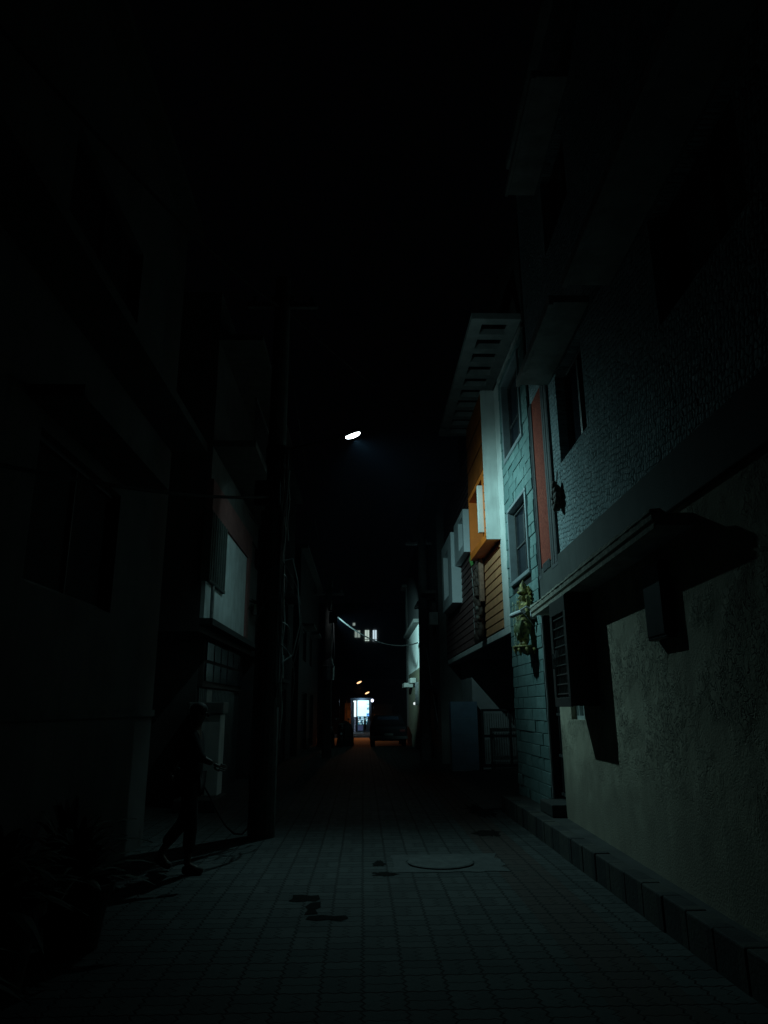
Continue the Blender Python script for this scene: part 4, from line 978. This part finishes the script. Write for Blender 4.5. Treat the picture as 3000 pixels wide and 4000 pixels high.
b = MB(); b.cyl((-1.5, D-6, fz), (-1.5, D-6, 2.3), .03, n=8); tag(obj('steel_post', b, m_alu), 'thin steel post before the poster wall', 'post')
sgn = thing('shop_sign', 'dim dark signboard on the building right of the shop', 'sign', (1.7, D-1, .9))
b = MB(); b.box(1.05, 2.9, D-1, D-.9, .75, 2.0); obj('board', b, mat('dark_signboard', (.05, .07, .09), .5, .2, 6, .1, 40), sgn)
rb = thing('shop_building', 'dark two storey building behind the shop', 'building', (3, 82, gz(82)))
b = MB(); b.box(-12, 14, 79, 90, gz(80)-.5, 4.6); obj('wall', b, m_far, rb)
# far apartment block with lit windows
AB = thing('apartment_block', 'tall dark apartment block with a few lit windows high up', 'building', (1, 96, gz(96)))
b = MB(); b.box(-14, 14, 94.6, 110, gz(96)-.5, 15); obj('wall', b, mat('apartment_plaster', (.2, .2, .2), .85, .2, .6, .2, 10), AB)
k_ = 94.55/85
for (x0, x1, z0, z1, st, nm) in ((-.95, -.33, 9.62, 10.42, .16, 'window'), (.25, .73, 9.2, 10.45, .38, 'window'), (1.17, 1.6, 9.2, 10.45, .5, 'window'), (-1.18, -.92, 11.0, 11.3, .22, 'window')):
    b = MB(); b.box(x0*k_, x1*k_, 94.5, 94.56, (z0-1.6)*k_+1.6, (z1-1.6)*k_+1.6); w_ = obj(nm, b, emis('lit_window_%.2f' % st, (.75, .95, .85) if st < .45 else (.7, .9, 1), st*1.6), AB)
    b = MB(); zA, zB = (z0-1.6)*k_+1.6, (z1-1.6)*k_+1.6; xm = (x0+x1)/2*k_
    b.box(xm-.03, xm+.03, 94.47, 94.499, zA, zB)
    if z1-z0 > 1: b.box(x0*k_, x1*k_, 94.47, 94.499, zA+.16, zA+.24)
    obj('window_bar', b, m_dark, w_)
# sodium lamps over the main road
def sodium(label, x, y, z, tilt, en, aim, cone):
    t = thing('street_lamp', label, 'street lamp', (x-1.6, y, gz(y)), 'sodium lamps over the main road')
    b = MB(); b.cyl((x-2.6, y, gz(y)), (x-2.6, y, z-.3), .07, .05, 10); b.tube([(x-2.6, y, z-.3), (x-1.6, y, z-.05), (x-.3, y, z-tilt)], .03, 8); obj('post', b, m_dark, t)
    m = Matrix.Rotation(-.45, 3, 'Y'); b = MB(); b.ball((x, y, z+.03), .26, .13, .07, 14, 8, m=m); obj('housing', b, m_lampbody, t, smooth=True)
    b = MB(); b.ball((x, y-.06, z-.02), .21, .12, .07, 14, 8, m=m); obj('lens', b, emis('sodium_glow', (1, .55, .26), 2.2), t, smooth=True)
    lamp('sodium_light', (x, y-.05, z-.2), en, (1, .3, .06), .12, t, cone, aim)
sodium('nearer orange street lamp high over the main road', -.30, 60, 3.65, .1, 750, (-.3, 52.5, gz(52)), R(54))
sodium('farther orange street lamp, lower and just above the shop', .40, 68, 2.98, .1, 60, (.1, 69.5, gz(69)), R(140))
# bushy tree right of the shop
random.seed(41)
TR = thing('small_tree', 'small leafy tree between the shop and the parked car', 'tree', (1.15, D-5, gz(D-5)))
tz = gz(D-5)
b = MB(); b.tube([(1.15, D-5, tz), (1.2, D-5, tz+.7), (1.1, D-5, tz+1.3)], [.09, .07, .04], 8)
for a in range(5): b.tube([(1.15, D-5, tz+.8), (1.15+.5*math.cos(a*1.3), D-5+.4*math.sin(a*1.3), tz+1.4)], [.04, .015], 6)
obj('trunk', b, m_wood, TR)
b = MB()
for i in range(900):
    cl = random.choice(((1.0, .3), (1.5, .1), (.75, .7), (1.3, .8), (1.7, .5), (.9, 1.0)))
    c = Vector((cl[0]+random.gauss(0, .2), D-5+random.gauss(0, .3), tz+1.1+cl[1]*.6+random.gauss(0, .18))); a, e = random.uniform(0, 6.28), random.uniform(-1, .6)
    d = Vector((math.cos(a)*math.cos(e), math.sin(a)*math.cos(e), math.sin(e)))*.12; s_ = d.cross(Vector((random.random(), random.random(), 1))).normalized()*.03
    b.add([c, c+d*.5+s_, c+d, c+d*.5-s_], [(0, 1, 2, 3)])
obj('crown', b, mat('tree_leaf', (.05, .07, .035), .6, .4, 5, 0), TR)

# ------------------------------------------------------------------ thin blue haze added for a glow round the lamp
b = MB(); b.box(-95, 95, -35, 135, -4.5, 19)
m = bpy.data.materials.new('glow_haze'); m.use_nodes = True; nt = m.node_tree
for n in list(nt.nodes):
    if n.type == 'BSDF_PRINCIPLED': nt.nodes.remove(n)
v = nt.nodes.new('ShaderNodeVolumePrincipled'); v.inputs['Color'].default_value = (.45, .62, 1, 1); v.inputs['Density'].default_value = .0003; v.inputs['Anisotropy'].default_value = .3
nt.links.new(v.outputs[0], [n for n in nt.nodes if n.type == 'OUTPUT_MATERIAL'][0].inputs['Volume'])
hz = obj('haze', b, m); hz['kind'] = 'stuff'
